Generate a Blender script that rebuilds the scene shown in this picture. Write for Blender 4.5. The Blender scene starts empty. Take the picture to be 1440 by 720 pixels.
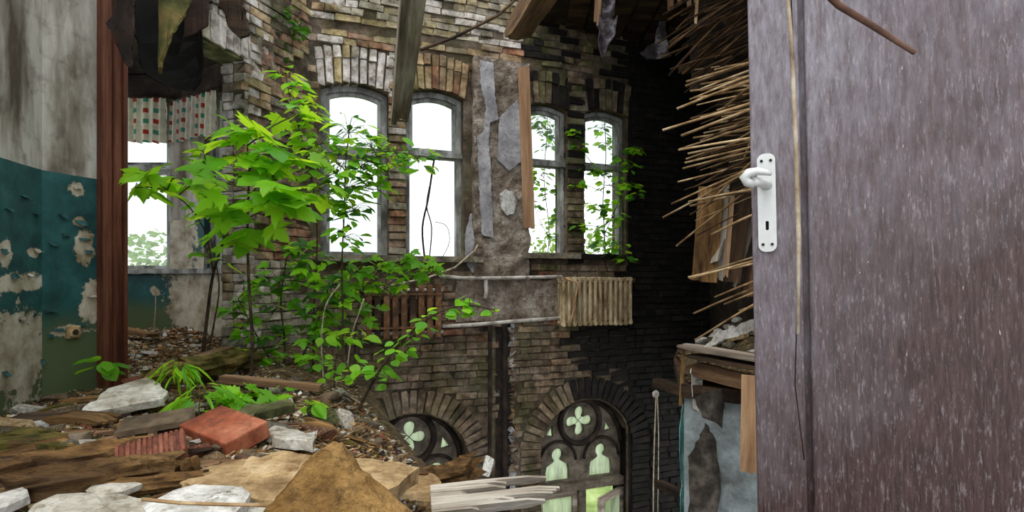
import bpy, bmesh, math, random
from mathutils import Vector, Matrix, noise, Euler
random.seed(7)
PI = math.pi
sc = bpy.context.scene
COL = sc.collection

# ------------------------------------------------------------------ camera, sky, exposure
FPX, HZ, CZ = 786.0, 394.0, 0.8          # focal length and horizon row in a 1440x720 frame, eye height
cam = bpy.data.cameras.new('camera'); cam.sensor_width = 36.0
cam.lens = FPX / 1440 * 36; cam.shift_y = (HZ - 360) / 1440; cam.clip_start = 0.05
camo = bpy.data.objects.new('camera', cam); COL.objects.link(camo)
camo.location = (0, 0, CZ); camo.rotation_euler = (PI / 2, 0, 0)
sc.camera = camo
wld = bpy.data.worlds.new('overcast_sky'); sc.world = wld; wld.use_nodes = True
bg = wld.node_tree.nodes['Background']
bg.inputs['Color'].default_value = (0.93, 0.97, 1.0, 1); bg.inputs['Strength'].default_value = 1.7
sun = bpy.data.lights.new('sun', 'SUN'); sun.energy = 2.0; sun.angle = math.radians(35); sun.color = (1, 0.97, 0.9)
suno = bpy.data.objects.new('sun', sun); COL.objects.link(suno)
suno.rotation_euler = (math.radians(22), math.radians(-16), 0)
sc.view_settings.view_transform = 'Standard'; sc.view_settings.look = 'None'
sc.view_settings.gamma = 1.0; sc.view_settings.use_curve_mapping = False
sc.view_settings.exposure = 0.0
sc.cycles.max_bounces = 8; sc.cycles.diffuse_bounces = 5; sc.cycles.transparent_max_bounces = 12
sc.cycles.use_denoising = True

# ------------------------------------------------------------------ measuring helpers
def P(px, py, d):
    return Vector(((px - 720) / FPX * d, d, CZ + (HZ - py) / FPX * d))
def ray(px, py):
    return Vector(((px - 720) / FPX, 1.0, (HZ - py) / FPX))
EYE = Vector((0, 0, CZ))
def frame(o, x):
    x = Vector((x[0], x[1], 0)).normalized(); n = Vector((x.y, -x.x, 0))
    return Matrix(((x.x, 0, n.x, o[0]), (x.y, 0, n.y, o[1]), (0, 1, 0, 0), (0, 0, 0, 1)))
A = Vector((-1.975, 5.446, 0)); S0 = Vector((-2.748, 3.27, 0))
M_BACK = frame(A, (2.659, 1.0)); M_SIDE = frame(S0, (A.x - S0.x, A.y - S0.y))
M_LEFT = frame((-2.193, 0.32), (-0.185, 0.983))
M_B1 = frame((-4.7, 6.0), (1, 0)); M_B2 = frame((-3.5, 6.0), (0.69, -0.4))
def hit(M, px, py, off=0.0):
    """wall-plane coordinates (u, z) seen at a pixel, for the plane `off` in front of the wall"""
    Mi = M.inverted(); o = Mi @ EYE; r = Mi.to_3x3() @ ray(px, py)
    t = (off - o.z) / r.z; p = o + r * t
    return p.x, p.y
def bk(px, py, off=0.0): return hit(M_BACK, px, py, off)

# ------------------------------------------------------------------ materials
MATS = {}
def rgb(h): # sRGB 0-255 triple -> linear
    return tuple(((c / 255) / 12.92 if c / 255 <= 0.04045 else ((c / 255 + 0.055) / 1.055) ** 2.4) for c in h) + (1,)
class NT:
    def __init__(s, name):
        s.m = bpy.data.materials.new(name); s.m.use_nodes = True; s.t = s.m.node_tree; s.t.nodes.clear()
        s.out = s.n('ShaderNodeOutputMaterial'); s.b = s.n('ShaderNodeBsdfPrincipled')
        s.l(s.b.outputs[0], s.out.inputs[0]); MATS[name] = s.m
    def n(s, t, **k):
        x = s.t.nodes.new(t)
        for a, v in k.items(): setattr(x, a, v)
        return x
    def l(s, a, b): s.t.links.new(a, b)
    def put(s, sock, v):
        if hasattr(v, 'is_output') or isinstance(v, bpy.types.NodeSocket): s.l(v, sock)
        else: sock.default_value = v
    def math(s, op, a, b=0.0, c=None):
        x = s.n('ShaderNodeMath', operation=op); s.put(x.inputs[0], a); s.put(x.inputs[1], b)
        if c is not None: s.put(x.inputs[2], c)
        return x.outputs[0]
    def mix(s, f, a, b, mode='MIX'):
        x = s.n('ShaderNodeMix', data_type='RGBA', blend_type=mode); s.put(x.inputs[0], f)
        s.put(x.inputs[6], a); s.put(x.inputs[7], b); return x.outputs[2]
    def noise(s, vec, scale, detail=6, rough=0.6, out=0):
        x = s.n('ShaderNodeTexNoise'); x.inputs['Scale'].default_value = scale
        x.inputs['Detail'].default_value = detail; x.inputs['Roughness'].default_value = rough
        if vec is not None: s.l(vec, x.inputs['Vector'])
        return x.outputs[out]
    def ramp(s, f, stops, interp='LINEAR'):
        x = s.n('ShaderNodeValToRGB'); x.color_ramp.interpolation = interp; e = x.color_ramp.elements
        while len(e) < len(stops): e.new(0.5)
        for el, (p, c) in zip(e, stops): el.position = p; el.color = c if len(c) == 4 else c + (1,)
        s.l(f, x.inputs[0]); return x.outputs[0]
    def scaled(s, vec, sv):
        x = s.n('ShaderNodeVectorMath', operation='MULTIPLY'); s.l(vec, x.inputs[0]); x.inputs[1].default_value = sv
        return x.outputs[0]
    def rnd(s):
        a = s.n('ShaderNodeObjectInfo').outputs['Random']; b = s.n('ShaderNodeNewGeometry').outputs['Random Per Island']
        return s.math('FRACT', s.math('ADD', a, b))
    def bump(s, h, strength, dist=0.01):
        x = s.n('ShaderNodeBump'); x.inputs['Strength'].default_value = strength; x.inputs['Distance'].default_value = dist
        s.l(h, x.inputs['Height']); s.l(x.outputs[0], s.b.inputs['Normal'])
    def pos(s): return s.n('ShaderNodeNewGeometry').outputs['Position']
    def obj(s):
        c = s.n('ShaderNodeTexCoord').outputs['Object']; r = s.n('ShaderNodeObjectInfo').outputs['Random']
        v = s.n('ShaderNodeVectorMath', operation='ADD'); s.l(c, v.inputs[0])
        w = s.n('ShaderNodeCombineXYZ'); q = s.math('MULTIPLY', r, 37.0); s.l(q, w.inputs[0]); s.l(q, w.inputs[1])
        s.l(w.outputs[0], v.inputs[1]); return v.outputs[0]
def mat(name, cols, scale=6, rough=0.85, bump=0.4, bscale=40, dist=0.01, metal=0.0, var=0.25, stretch=None, spread=0.17, fine=0.45, spec=0.3, weather=None, crack=0.0, grit=None):
    t = NT(name); v = t.obj()
    if stretch: v = t.scaled(v, stretch)
    f = t.noise(v, scale, 8, 0.62)
    k = len(cols); st = [(0.5 - spread + 2 * spread * i / max(1, k - 1), rgb(c)) for i, c in enumerate(cols)]
    c = t.ramp(f, st) if k > 1 else None
    g = t.noise(v, bscale, 6, 0.65)
    fc = t.math('MULTIPLY_ADD', g, 2 * fine, 1 - fine)
    rv = t.math('MULTIPLY_ADD', t.rnd(), 2 * var, 1 - var)
    m = t.math('MULTIPLY', fc, rv)
    cc = t.n('ShaderNodeCombineXYZ'); [t.l(m, cc.inputs[i]) for i in range(3)]
    col = t.mix(1.0, c if c else rgb(cols[0]), cc.outputs[0], 'MULTIPLY')
    hgt = None
    if crack:
        vo = t.n('ShaderNodeTexVoronoi'); vo.feature = 'DISTANCE_TO_EDGE'; vo.inputs['Scale'].default_value = 7.0
        wv = t.n('ShaderNodeVectorMath', operation='ADD'); t.l(v, wv.inputs[0]); t.l(t.scaled(t.noise(v, 9, 5, 0.6, 1), (0.25, 0.25, 0.25)), wv.inputs[1]); t.l(wv.outputs[0], vo.inputs['Vector'])
        cr = t.math('MULTIPLY', t.ramp(vo.outputs['Distance'], [(0.0, (1, 1, 1)), (0.035, (0, 0, 0))]), t.ramp(t.noise(v, 4, 3), [(0.45, (0, 0, 0)), (0.6, (1, 1, 1))]))
        col = t.mix(t.math('MULTIPLY', cr, crack), col, rgb((40, 33, 26)))
    if grit:
        gn = t.noise(v, 22, 10, 0.75); gm_ = t.ramp(gn, [(0.5, (0, 0, 0)), (0.62, (1, 1, 1))]); col = t.mix(t.math('MULTIPLY', gm_, 0.65), col, rgb(grit))
    if weather:
        w = t.pos(); lo, hi = weather
        for sc_, st_, cc_, am in ((2.3, (1, 1, 1), (186, 176, 160), hi), (5.0, (1, 1, 1), (34, 27, 20), lo), (3.1, (1, 1, 0.6), (70, 74, 34), lo * 0.8)):
            q = t.n('ShaderNodeVectorMath', operation='ADD'); t.l(w, q.inputs[0]); q.inputs[1].default_value = (sc_ * 3.1, sc_ * 7.7, 1.0)
            nn = t.noise(t.scaled(q.outputs[0], st_), sc_, 9, 0.7)
            col = t.mix(t.math('MULTIPLY', t.ramp(nn, [(0.47, (0, 0, 0)), (0.62, (1, 1, 1))]), am), col, rgb(cc_))
    t.l(col, t.b.inputs['Base Color']); t.b.inputs['Roughness'].default_value = rough
    t.b.inputs['Metallic'].default_value = metal; t.b.inputs['Specular IOR Level'].default_value = spec
    if bump: t.bump(t.math('ADD', g, f), bump, dist)
    return t.m
# brick tones
mat('brick_tan', [(84, 62, 44), (150, 122, 90), (186, 164, 130)], 9, bump=0.7, bscale=60, var=0.35, weather=(0.6, 0.5))
mat('brick_red', [(82, 50, 36), (138, 94, 70), (176, 134, 106)], 9, bump=0.7, bscale=60, var=0.35, weather=(0.6, 0.5))
mat('brick_yellow', [(96, 82, 50), (160, 142, 100), (190, 174, 134)], 9, bump=0.7, bscale=60, var=0.3, weather=(0.6, 0.5))
mat('brick_white', [(128, 112, 98), (206, 198, 190), (226, 220, 216)], 12, bump=0.7, bscale=60, var=0.2, weather=(0.6, 0.5))
mat('brick_brown', [(58, 46, 36), (108, 90, 72), (146, 126, 104)], 9, bump=0.7, bscale=60, var=0.35, weather=(0.6, 0.3))
mat('brick_moss', [(44, 44, 24), (88, 86, 52), (132, 118, 84)], 9, bump=0.7, bscale=60, var=0.3, weather=(0.6, 0.5))
mat('brick_shade', [(10, 9, 8), (22, 19, 16), (40, 34, 28)], 9, bump=0.5, bscale=60, var=0.4)  # near-black brick: shade of the sheltered right side put into the colour
mat('brick_grey', [(92, 86, 74), (150, 142, 124), (190, 182, 162)], 9, bump=0.7, bscale=60, var=0.3, weather=(0.6, 0.5))
mat('mortar', [(48, 39, 31), (86, 71, 56), (120, 103, 84)], 5, bump=0.8, bscale=50, var=0, dist=0.02, weather=(0.6, 0.25))
mat('mortar_shade', [(7, 6, 5), (14, 12, 10), (24, 20, 16)], 5, bump=0.6, bscale=50, var=0)  # mortar to match, with the same shade painted in
mat('rough_plaster', [(92, 76, 62), (146, 132, 118), (194, 184, 172)], 5, bump=1.0, bscale=34, var=0.1, dist=0.03, grit=(80, 64, 50))
mat('grey_plaster', [(120, 118, 122), (160, 158, 162), (196, 194, 196)], 4, bump=0.4, bscale=50, var=0.1, grit=(112, 104, 100))
mat('chase_dark', [(20, 16, 13), (38, 30, 25), (64, 50, 40)], 8, var=0.1)
mat('white_plaster', [(140, 134, 124), (206, 204, 198), (232, 232, 230)], 5, bump=0.5, bscale=50, var=0.12, crack=0.9, grit=(112, 96, 76))
mat('slab_grey', [(112, 104, 88), (176, 170, 156), (208, 206, 198)], 5, bump=0.6, bscale=45, var=0.12, crack=0.7, grit=(104, 90, 66))
mat('slab_tan', [(120, 92, 58), (190, 160, 116), (222, 198, 158)], 5, bump=1.0, bscale=28, var=0.1, dist=0.02, grit=(112, 80, 44))
mat('slab_ochre', [(70, 48, 20), (124, 92, 48), (164, 128, 76)], 8, bump=1.0, bscale=34, var=0.1, dist=0.02, grit=(58, 38, 18))
mat('clay_red', [(84, 38, 24), (138, 70, 44), (172, 108, 80)], 5, rough=0.55, bump=0.3, bscale=50, var=0.08, grit=(88, 52, 38))
mat('clay_dark', [(70, 34, 24), (122, 70, 52), (150, 98, 78)], 8, bump=0.5, bscale=50, var=0.15, grit=(54, 28, 20))
mat('clay_grey', [(62, 50, 38), (104, 88, 68), (136, 118, 92)], 7, bump=0.6, bscale=50, var=0.12)
mat('concrete', [(66, 60, 48), (112, 104, 88), (150, 142, 124)], 7, bump=0.8, bscale=50, var=0.3, grit=(44, 38, 30))
mat('concrete_moss', [(42, 48, 22), (88, 90, 50), (132, 124, 90)], 7, bump=0.8, bscale=50, var=0.25)
# wood
mat('wood_rot', [(48, 32, 16), (112, 82, 46), (160, 124, 76)], 5, stretch=(0.25, 1.6, 1.6), bump=1.0, bscale=36, var=0.3, dist=0.02, grit=(46, 29, 14))
mat('wood_dark', [(26, 18, 12), (62, 46, 32), (98, 76, 54)], 5, stretch=(0.25, 1.6, 1.6), bump=0.8, bscale=36, var=0.25)
mat('wood_beam', [(64, 44, 30), (128, 98, 70), (168, 138, 106)], 4, stretch=(0.2, 1.6, 1.6), bump=0.8, bscale=30, var=0.1, grit=(60, 40, 26))
mat('wood_grey', [(76, 66, 56), (138, 124, 110), (186, 176, 162)], 5, stretch=(0.2, 1.6, 1.6), bump=0.7, bscale=36, var=0.15)
mat('wood_pale', [(104, 92, 78), (166, 156, 142), (206, 200, 190)], 5, stretch=(0.25, 2, 2), bump=0.8, bscale=36, var=0.12)
mat('wood_new', [(126, 92, 66), (166, 130, 98), (194, 162, 128)], 4, stretch=(0.2, 2, 2), bump=0.4, bscale=36, var=0.1)
mat('wood_moss', [(44, 42, 12), (92, 84, 30), (130, 104, 56)], 7, bump=1.0, bscale=36, var=0.15, dist=0.02, grit=(36, 42, 10))
mat('reed', [(92, 68, 42), (156, 126, 88), (206, 182, 146)], 6, bump=0.2, bscale=40, var=0.35)
mat('reed_pale', [(104, 88, 70), (160, 144, 122), (198, 186, 168)], 9, bump=0.3, bscale=40, var=0.05)
mat('reed_brown', [(70, 48, 38), (112, 82, 68), (150, 120, 104)], 9, bump=0.3, bscale=40, var=0.05)
mat('teal_chip', [(18, 46, 46), (30, 70, 70), (56, 92, 90)], 9, bump=0.3, bscale=40, var=0.2)
mat('reed_dark', [(30, 20, 11), (66, 46, 26), (104, 78, 48)], 6, bump=0.2, bscale=40, var=0.4)
mat('frame_white', [(74, 72, 68), (134, 134, 130), (186, 188, 186)], 7, stretch=(1, 0.4, 1), bump=0.5, bscale=60, var=0.08)
mat('frame_stone', [(64, 56, 48), (98, 89, 77), (128, 118, 104)], 8, bump=0.4, bscale=60, var=0.06)
mat('casing_brown', [(58, 30, 20), (94, 54, 38), (122, 78, 58)], 3, stretch=(3, 0.25, 3), rough=0.5, bump=0.25, bscale=24, var=0.05)
mat('sheet_dark', [(22, 15, 11), (44, 30, 23), (70, 50, 38)], 4, bump=0.4, bscale=30, var=0.1, rough=0.7)
mat('sheet_black', [(9, 8, 7), (15, 13, 11), (24, 20, 17)], 4, bump=0.2, bscale=30, var=0.05)
mat('sheet_moss', [(44, 52, 18), (92, 88, 46), (136, 106, 66)], 5, bump=0.7, bscale=26, var=0.05)
mat('rust', [(50, 32, 20), (100, 68, 44), (138, 104, 74)], 8, bump=0.4, bscale=50, var=0.25, rough=0.7)
mat('rad_cream', [(92, 70, 46), (168, 148, 114), (206, 190, 158)], 9, stretch=(1, 0.4, 1), bump=0.4, bscale=50, var=0.2, rough=0.6)
mat('pipe_pale', [(110, 100, 90), (190, 184, 176), (220, 216, 210)], 9, bump=0.5, bscale=50, var=0.1)
mat('enamel', [(196, 198, 196), (214, 216, 214)], 9, bump=0.05, bscale=50, var=0.02, rough=0.25, fine=0.08, spec=0.5)
mat('black_hole', [(8, 7, 6)], var=0, bump=0)
mat('bark', [(26, 20, 13), (60, 46, 30), (86, 70, 50)], 20, bump=0.5, bscale=80, var=0.15)
mat('bark_green', [(46, 54, 20), (78, 82, 36), (104, 96, 56)], 20, bump=0.4, bscale=80, var=0.15)
mat('twig_pale', [(120, 108, 88), (172, 160, 138), (206, 196, 176)], 20, bump=0.4, bscale=80, var=0.15)
mat('cloth_teal', [(52, 92, 92), (104, 160, 158), (150, 196, 192)], 6, bump=0.4, bscale=30, var=0.1)
mat('cloth_dark', [(24, 21, 18), (60, 54, 48), (96, 88, 80)], 9, bump=0.8, bscale=30, var=0.15)
mat('tar_scrap', [(34, 28, 28), (90, 82, 86), (196, 192, 200)], 7, bump=0.8, bscale=34, var=0.1)
mat('grass', [(96, 120, 60), (150, 172, 100), (186, 200, 140)], 1.2, bump=0, bscale=9, var=0)
mat('lower_plaster', [(84, 88, 86), (134, 142, 144), (172, 180, 184)], 2.5, bump=0.4, bscale=30, var=0.05)
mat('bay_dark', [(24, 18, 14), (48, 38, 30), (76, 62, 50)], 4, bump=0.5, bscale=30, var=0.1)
mat('litter', [(70, 42, 18), (134, 96, 54), (196, 172, 130)], 10, bump=0.3, bscale=50, var=0.5)

def leaf_mat(name, c1, c2, trans, tw=0.5):
    t = NT(name); r = t.rnd(); col = t.mix(r, rgb(c1), rgb(c2))
    v = t.obj(); col = t.mix(t.math('MULTIPLY', t.noise(v, 14, 3), 0.35), col, rgb([int(x * 0.62) for x in c1]))
    t.l(col, t.b.inputs['Base Color']); t.b.inputs['Roughness'].default_value = 0.42; t.b.inputs['Specular IOR Level'].default_value = 0.35
    tr = t.n('ShaderNodeBsdfTranslucent'); tc = t.mix(r, rgb(trans), rgb([min(255, int(x * 1.12)) for x in trans])); t.l(tc, tr.inputs[0])
    mx = t.n('ShaderNodeMixShader'); mx.inputs[0].default_value = tw
    t.l(t.b.outputs[0], mx.inputs[1]); t.l(tr.outputs[0], mx.inputs[2]); t.l(mx.outputs[0], t.out.inputs[0])
leaf_mat('leaf_maple', (116, 184, 22), (150, 214, 44), (196, 244, 50), 0.5)
leaf_mat('leaf_mid', (76, 142, 26), (122, 190, 46), (168, 226, 52), 0.48)
leaf_mat('leaf_dark', (32, 78, 18), (62, 118, 34), (96, 156, 38), 0.35)
leaf_mat('leaf_hedge', (96, 128, 62), (140, 164, 96), (150, 180, 90), 0.4)

def pane_mat(name, col, clear, rough=0.6):
    t = NT(name); v = t.obj(); n = t.noise(t.scaled(v, (6, 1, 6)), 3, 6)
    tr = t.n('ShaderNodeBsdfTranslucent'); t.l(t.ramp(n, [(0.3, rgb([int(c * 0.72) for c in col])), (0.7, rgb(col))]), tr.inputs[0])
    tp = t.n('ShaderNodeBsdfTransparent'); tp.inputs[0].default_value = rgb(col)
    mx = t.n('ShaderNodeMixShader'); mx.inputs[0].default_value = clear
    gl = t.n('ShaderNodeBsdfGlossy'); gl.inputs['Roughness'].default_value = 0.08
    m2 = t.n('ShaderNodeMixShader'); m2.inputs[0].default_value = 0.05
    t.l(tr.outputs[0], mx.inputs[1]); t.l(tp.outputs[0], mx.inputs[2]); t.l(mx.outputs[0], m2.inputs[1]); t.l(gl.outputs[0], m2.inputs[2])
    t.l(m2.outputs[0], t.out.inputs[0])
pane_mat('pane_clear', (246, 250, 248), 0.92)
pane_mat('pane_green', (244, 251, 234), 0.35)

def wall_paint(name, spots, top):
    """grey stained lime plaster above, peeling teal oil paint below 1.45 m"""
    t = NT(name); p = t.pos(); sep = t.n('ShaderNodeSeparateXYZ'); t.l(p, sep.inputs[0]); z = sep.outputs[2]
    st = t.noise(t.scaled(p, (3.2, 3.2, 0.7)), 1.6, 8, 0.62); sp = t.noise(p, 26, 6, 0.7); bl = t.noise(p, 7, 8, 0.65)
    up = t.ramp(st, [(0.34, rgb((80, 70, 58))), (0.46, rgb((132, 124, 112))), (0.6, rgb((178, 174, 164)))])
    up = t.mix(t.ramp(bl, [(0.52, (0, 0, 0)), (0.68, (0.6, 0.6, 0.6))]), up, rgb((74, 62, 50)))
    teal = t.ramp(bl, [(0.3, rgb((22, 54, 54))), (0.55, rgb((36, 80, 80))), (0.75, rgb((52, 100, 98)))])
    low = t.ramp(t.math('MULTIPLY_ADD', bl, 0.25, z), [(0.0, rgb((84, 96, 66))), (0.62, rgb((80, 92, 62))), (0.8, rgb((30, 80, 78)))])
    teal = t.mix(t.ramp(z, [(0.42, (1, 1, 1)), (0.72, (0, 0, 0))]), teal, low)
    bare = t.ramp(bl, [(0.32, rgb((118, 104, 78))), (0.52, rgb((176, 166, 146))), (0.7, rgb((206, 200, 186)))])
    d = None
    for c, r in spots:
        s1 = t.n('ShaderNodeVectorMath', operation='SUBTRACT'); t.l(p, s1.inputs[0]); s1.inputs[1].default_value = c
        s2 = t.n('ShaderNodeVectorMath', operation='DIVIDE'); t.l(s1.outputs[0], s2.inputs[0]); s2.inputs[1].default_value = r
        s3 = t.n('ShaderNodeVectorMath', operation='LENGTH'); t.l(s2.outputs[0], s3.inputs[0])
        d = s3.outputs['Value'] if d is None else t.math('MINIMUM', d, s3.outputs['Value'])
    nz = t.noise(p, 11, 10, 0.75)
    mk = t.math('MULTIPLY_ADD', nz, 3.0, t.math('SUBTRACT', d, 1.5))
    mk = t.math('MINIMUM', mk, t.math('MULTIPLY_ADD', t.noise(p, 5.5, 10, 0.75), -14, 10.2))
    peel = t.ramp(mk, [(0.94, (1, 1, 1)), (1.0, (0, 0, 0))])
    edge = t.ramp(mk, [(0.9, (0, 0, 0)), (0.97, (1, 1, 1)), (1.0, (0, 0, 0))])
    body = t.mix(peel, teal, bare); body = t.mix(t.math('MULTIPLY', edge, 0.35), body, rgb((26, 22, 16)))
    zz = t.math('SUBTRACT', t.math('MULTIPLY_ADD', sp, 0.012, z), 1.45)
    zm = t.math('GREATER_THAN', zz, 0.0)
    col = t.mix(zm, body, up)
    t.l(col, t.b.inputs['Base Color']); t.l(t.math('MULTIPLY_ADD', zm, 0.35, 0.5), t.b.inputs['Roughness']); t.b.inputs['Specular IOR Level'].default_value = 0.3
    t.bump(t.math('ADD', t.math('MULTIPLY', peel, -0.8), t.math('MULTIPLY', sp, 0.5)), 0.5, 0.012)
    return t.m

# ------------------------------------------------------------------ mesh helpers
class MB:
    def __init__(s): s.v = []; s.f = []; s.m = []
    def add(s, vs, fs, mi=0):
        o = len(s.v); s.v += [tuple(v) for v in vs]; s.f += [tuple(i + o for i in f) for f in fs]; s.m += [mi] * len(fs)
    def box(s, c, size, M=None, mi=0, jit=0.0):
        hx, hy, hz = size[0] / 2, size[1] / 2, size[2] / 2
        vs = [Vector((c[0] + sx * hx, c[1] + sy * hy, c[2] + sz * hz)) + Vector((random.uniform(-jit, jit), random.uniform(-jit, jit), random.uniform(-jit, jit)))
              for sx in (-1, 1) for sy in (-1, 1) for sz in (-1, 1)]
        if M: vs = [M @ v for v in vs]
        s.add(vs, [(0, 1, 3, 2), (4, 6, 7, 5), (0, 4, 5, 1), (2, 3, 7, 6), (0, 2, 6, 4), (1, 5, 7, 3)], mi)
    def tube(s, pts, r, n=6, cap=True, mi=0):
        pts = [Vector(p) for p in pts]; rs = r if isinstance(r, (list, tuple)) else [r] * len(pts)
        k = len(pts); prev = None; vs = []
        for i, p in enumerate(pts):
            t = (pts[min(i + 1, k - 1)] - pts[max(i - 1, 0)])
            t = t.normalized() if t.length > 1e-9 else Vector((0, 0, 1))
            if prev is None:
                a = Vector((0, 0, 1)) if abs(t.z) < 0.9 else Vector((1, 0, 0)); x = t.cross(a).normalized()
            else:
                x = prev - t * prev.dot(t); x = x.normalized() if x.length > 1e-6 else t.orthogonal().normalized()
            prev = x; y = t.cross(x)
            vs += [p + (x * math.cos(2 * PI * j / n) + y * math.sin(2 * PI * j / n)) * rs[i] for j in range(n)]
        fs = [(i * n + j, i * n + (j + 1) % n, (i + 1) * n + (j + 1) % n, (i + 1) * n + j) for i in range(k - 1) for j in range(n)]
        if cap: fs += [tuple(reversed(range(n))), tuple(range((k - 1) * n, k * n))]
        s.add(vs, fs, mi)
    def prism(s, poly, d, mi=0):
        """poly: list of 3-D points, extruded by vector d"""
        k = len(poly); d = Vector(d); vs = [Vector(p) for p in poly] + [Vector(p) + d for p in poly]
        s.add(vs, [tuple(range(k)), tuple(reversed(range(k, 2 * k)))] + [(i, k + i, k + (i + 1) % k, (i + 1) % k) for i in range(k)], mi)
    def mesh(s, name, mats, smooth=False):
        me = bpy.data.meshes.new(name); me.from_pydata(s.v, [], s.f)
        for m in (mats if isinstance(mats, (list, tuple)) else [mats]): me.materials.append(MATS[m])
        if len(set(s.m)) > 1: me.polygons.foreach_set('material_index', s.m)
        if smooth: me.polygons.foreach_set('use_smooth', [True] * len(s.f))
        me.update(); return me
    def build(s, name, mats, parent=None, smooth=False, fix=True):
        me = s.mesh(name, mats, smooth)
        if fix:
            b = bmesh.new(); b.from_mesh(me); bmesh.ops.recalc_face_normals(b, faces=b.faces); b.to_mesh(me); b.free()
        return link(name, me, parent)
def link(name, data, parent=None, M=None):
    o = bpy.data.objects.new(name, data); COL.objects.link(o)
    if parent: o.parent = parent
    if M is not None: o.matrix_local = M
    return o
def tag(o, label, cat, group=None):
    o['label'] = label; o['category'] = cat
    if group: o['group'] = group
    return o
def struct(o, label=None):
    o['kind'] = 'structure'
    if label: o['label'] = label
    return o
def empty(name, loc=(0, 0, 0), M=None):
    o = bpy.data.objects.new(name, None); COL.objects.link(o); o.empty_display_size = 0.1
    if M is not None: o.matrix_world = M
    else: o.location = loc
    return o
def centre(o):
    """move a mesh object's origin to the centre of its base, keeping its place"""
    me = o.data; vs = [v.co.copy() for v in me.vertices]
    c = sum(vs, Vector()) / len(vs); c.z = min(v.z for v in vs)
    me.transform(Matrix.Translation(-c)); o.location = o.location + c; return o
def plate_mesh(name, outer, holes, thick, material, z0=0.0):
    """flat plate in local XY with holes; front face at z0, body behind it"""
    cu = bpy.data.curves.new('t', 'CURVE'); cu.dimensions = '2D'; cu.fill_mode = 'BOTH'; cu.extrude = thick / 2
    for ring in [outer] + holes:
        s = cu.splines.new('POLY'); s.points.add(len(ring) - 1); s.use_cyclic_u = True
        for p, (x, y) in zip(s.points, ring): p.co = (x, y, 0, 1)
    o = bpy.data.objects.new('t', cu); COL.objects.link(o)
    me = bpy.data.meshes.new_from_object(o.evaluated_get(bpy.context.evaluated_depsgraph_get()))
    bpy.data.objects.remove(o); bpy.data.curves.remove(cu)
    me.name = name; me.transform(Matrix.Translation((0, 0, z0 - thick / 2)))
    me.materials.clear(); me.materials.append(MATS[material]); return me
def rect(u0, u1, z0, z1): return [(u0, z0), (u1, z0), (u1, z1), (u0, z1)]
def arch(u0, u1, z0, z1, rise, n=10):
    """opening with a segmental head of the given rise"""
    w = (u1 - u0) / 2; c = (u0 + u1) / 2; R = (w * w + rise * rise) / (2 * rise); a = math.asin(min(1, w / R)); zc = z1 - R
    return [(u0, z0), (u1, z0)] + [(c + R * math.sin(a - 2 * a * i / n), zc + R * math.cos(a - 2 * a * i / n)) for i in range(n + 1)]
def rough_grid(name, nu, nv, fn, thick, material, parent=None, smooth=False):
    """a surface fn(s,t)->Vector with thickness along -normal estimate"""
    g = [[Vector(fn(i / nu, j / nv)) for j in range(nv + 1)] for i in range(nu + 1)]
    nrm = (g[nu][0] - g[0][0]).cross(g[0][nv] - g[0][0]).normalized() * thick
    vs = [p for r in g for p in r]; k = len(vs); vs = vs + [p - nrm for p in vs]; W = nv + 1
    fs = []
    for i in range(nu):
        for j in range(nv):
            a = i * W + j; fs.append((a, a + W, a + W + 1, a + 1)); fs.append((k + a, k + a + 1, k + a + W + 1, k + a + W))
    rim = [(i * W, (i + 1) * W) for i in range(nu)] + [(nu * W + j, nu * W + j + 1) for j in range(nv)] + \
          [((i + 1) * W + nv, i * W + nv) for i in range(nu)] + [(j + 1, j) for j in range(nv)]
    fs += [(a, k + a, k + b, b) for a, b in rim]
    mb = MB(); mb.add(vs, fs); return mb.build(name, material, parent, smooth)
def nz(x, y, z=0.0, s=1.0): return noise.noise(Vector((x * s, y * s, z * s)))
def fbm(x, y, s=1.0, o=4):
    return noise.fractal(Vector((x * s, y * s, 3.7)), 1.0, 2.0, o)

# ------------------------------------------------------------------ wall painting, room shell
def wpt(M, px, py): u, z = hit(M, px, py); return tuple(M @ Vector((u, z, 0)))
wall_paint('teal_left', [(wpt(M_LEFT, 22, 500), (0.3, 0.34, 0.26)), (wpt(M_LEFT, 30, 397), (0.2, 0.2, 0.055)), (wpt(M_LEFT, 48, 355), (0.06, 0.06, 0.03)), (wpt(M_LEFT, 8, 360), (0.05, 0.05, 0.08))], 1.45)
wall_paint('teal_side', [(wpt(M_SIDE, 118, 350), (0.06, 0.06, 0.12)), (wpt(M_SIDE, 126, 430), (0.06, 0.06, 0.16)), (wpt(M_SIDE, 108, 268), (0.05, 0.05, 0.045)), (wpt(M_SIDE, 100, 465), (0.14, 0.14, 0.035)), (wpt(M_SIDE, 112, 312), (0.04, 0.04, 0.03))], 1.45)
wall_paint('teal_bay', [(wpt(M_B1, 262, 425), (0.2, 0.2, 0.5)), (wpt(M_B2, 300, 430), (0.6, 0.6, 0.6)), (wpt(M_B1, 218, 410), (0.05, 0.05, 0.05)), (wpt(M_B1, 250, 330), (0.3, 0.3, 0.5))], 1.45)
ZC = 4.4      # wall height above the storey floor
ZB = -3.2     # lower storey floor

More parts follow.
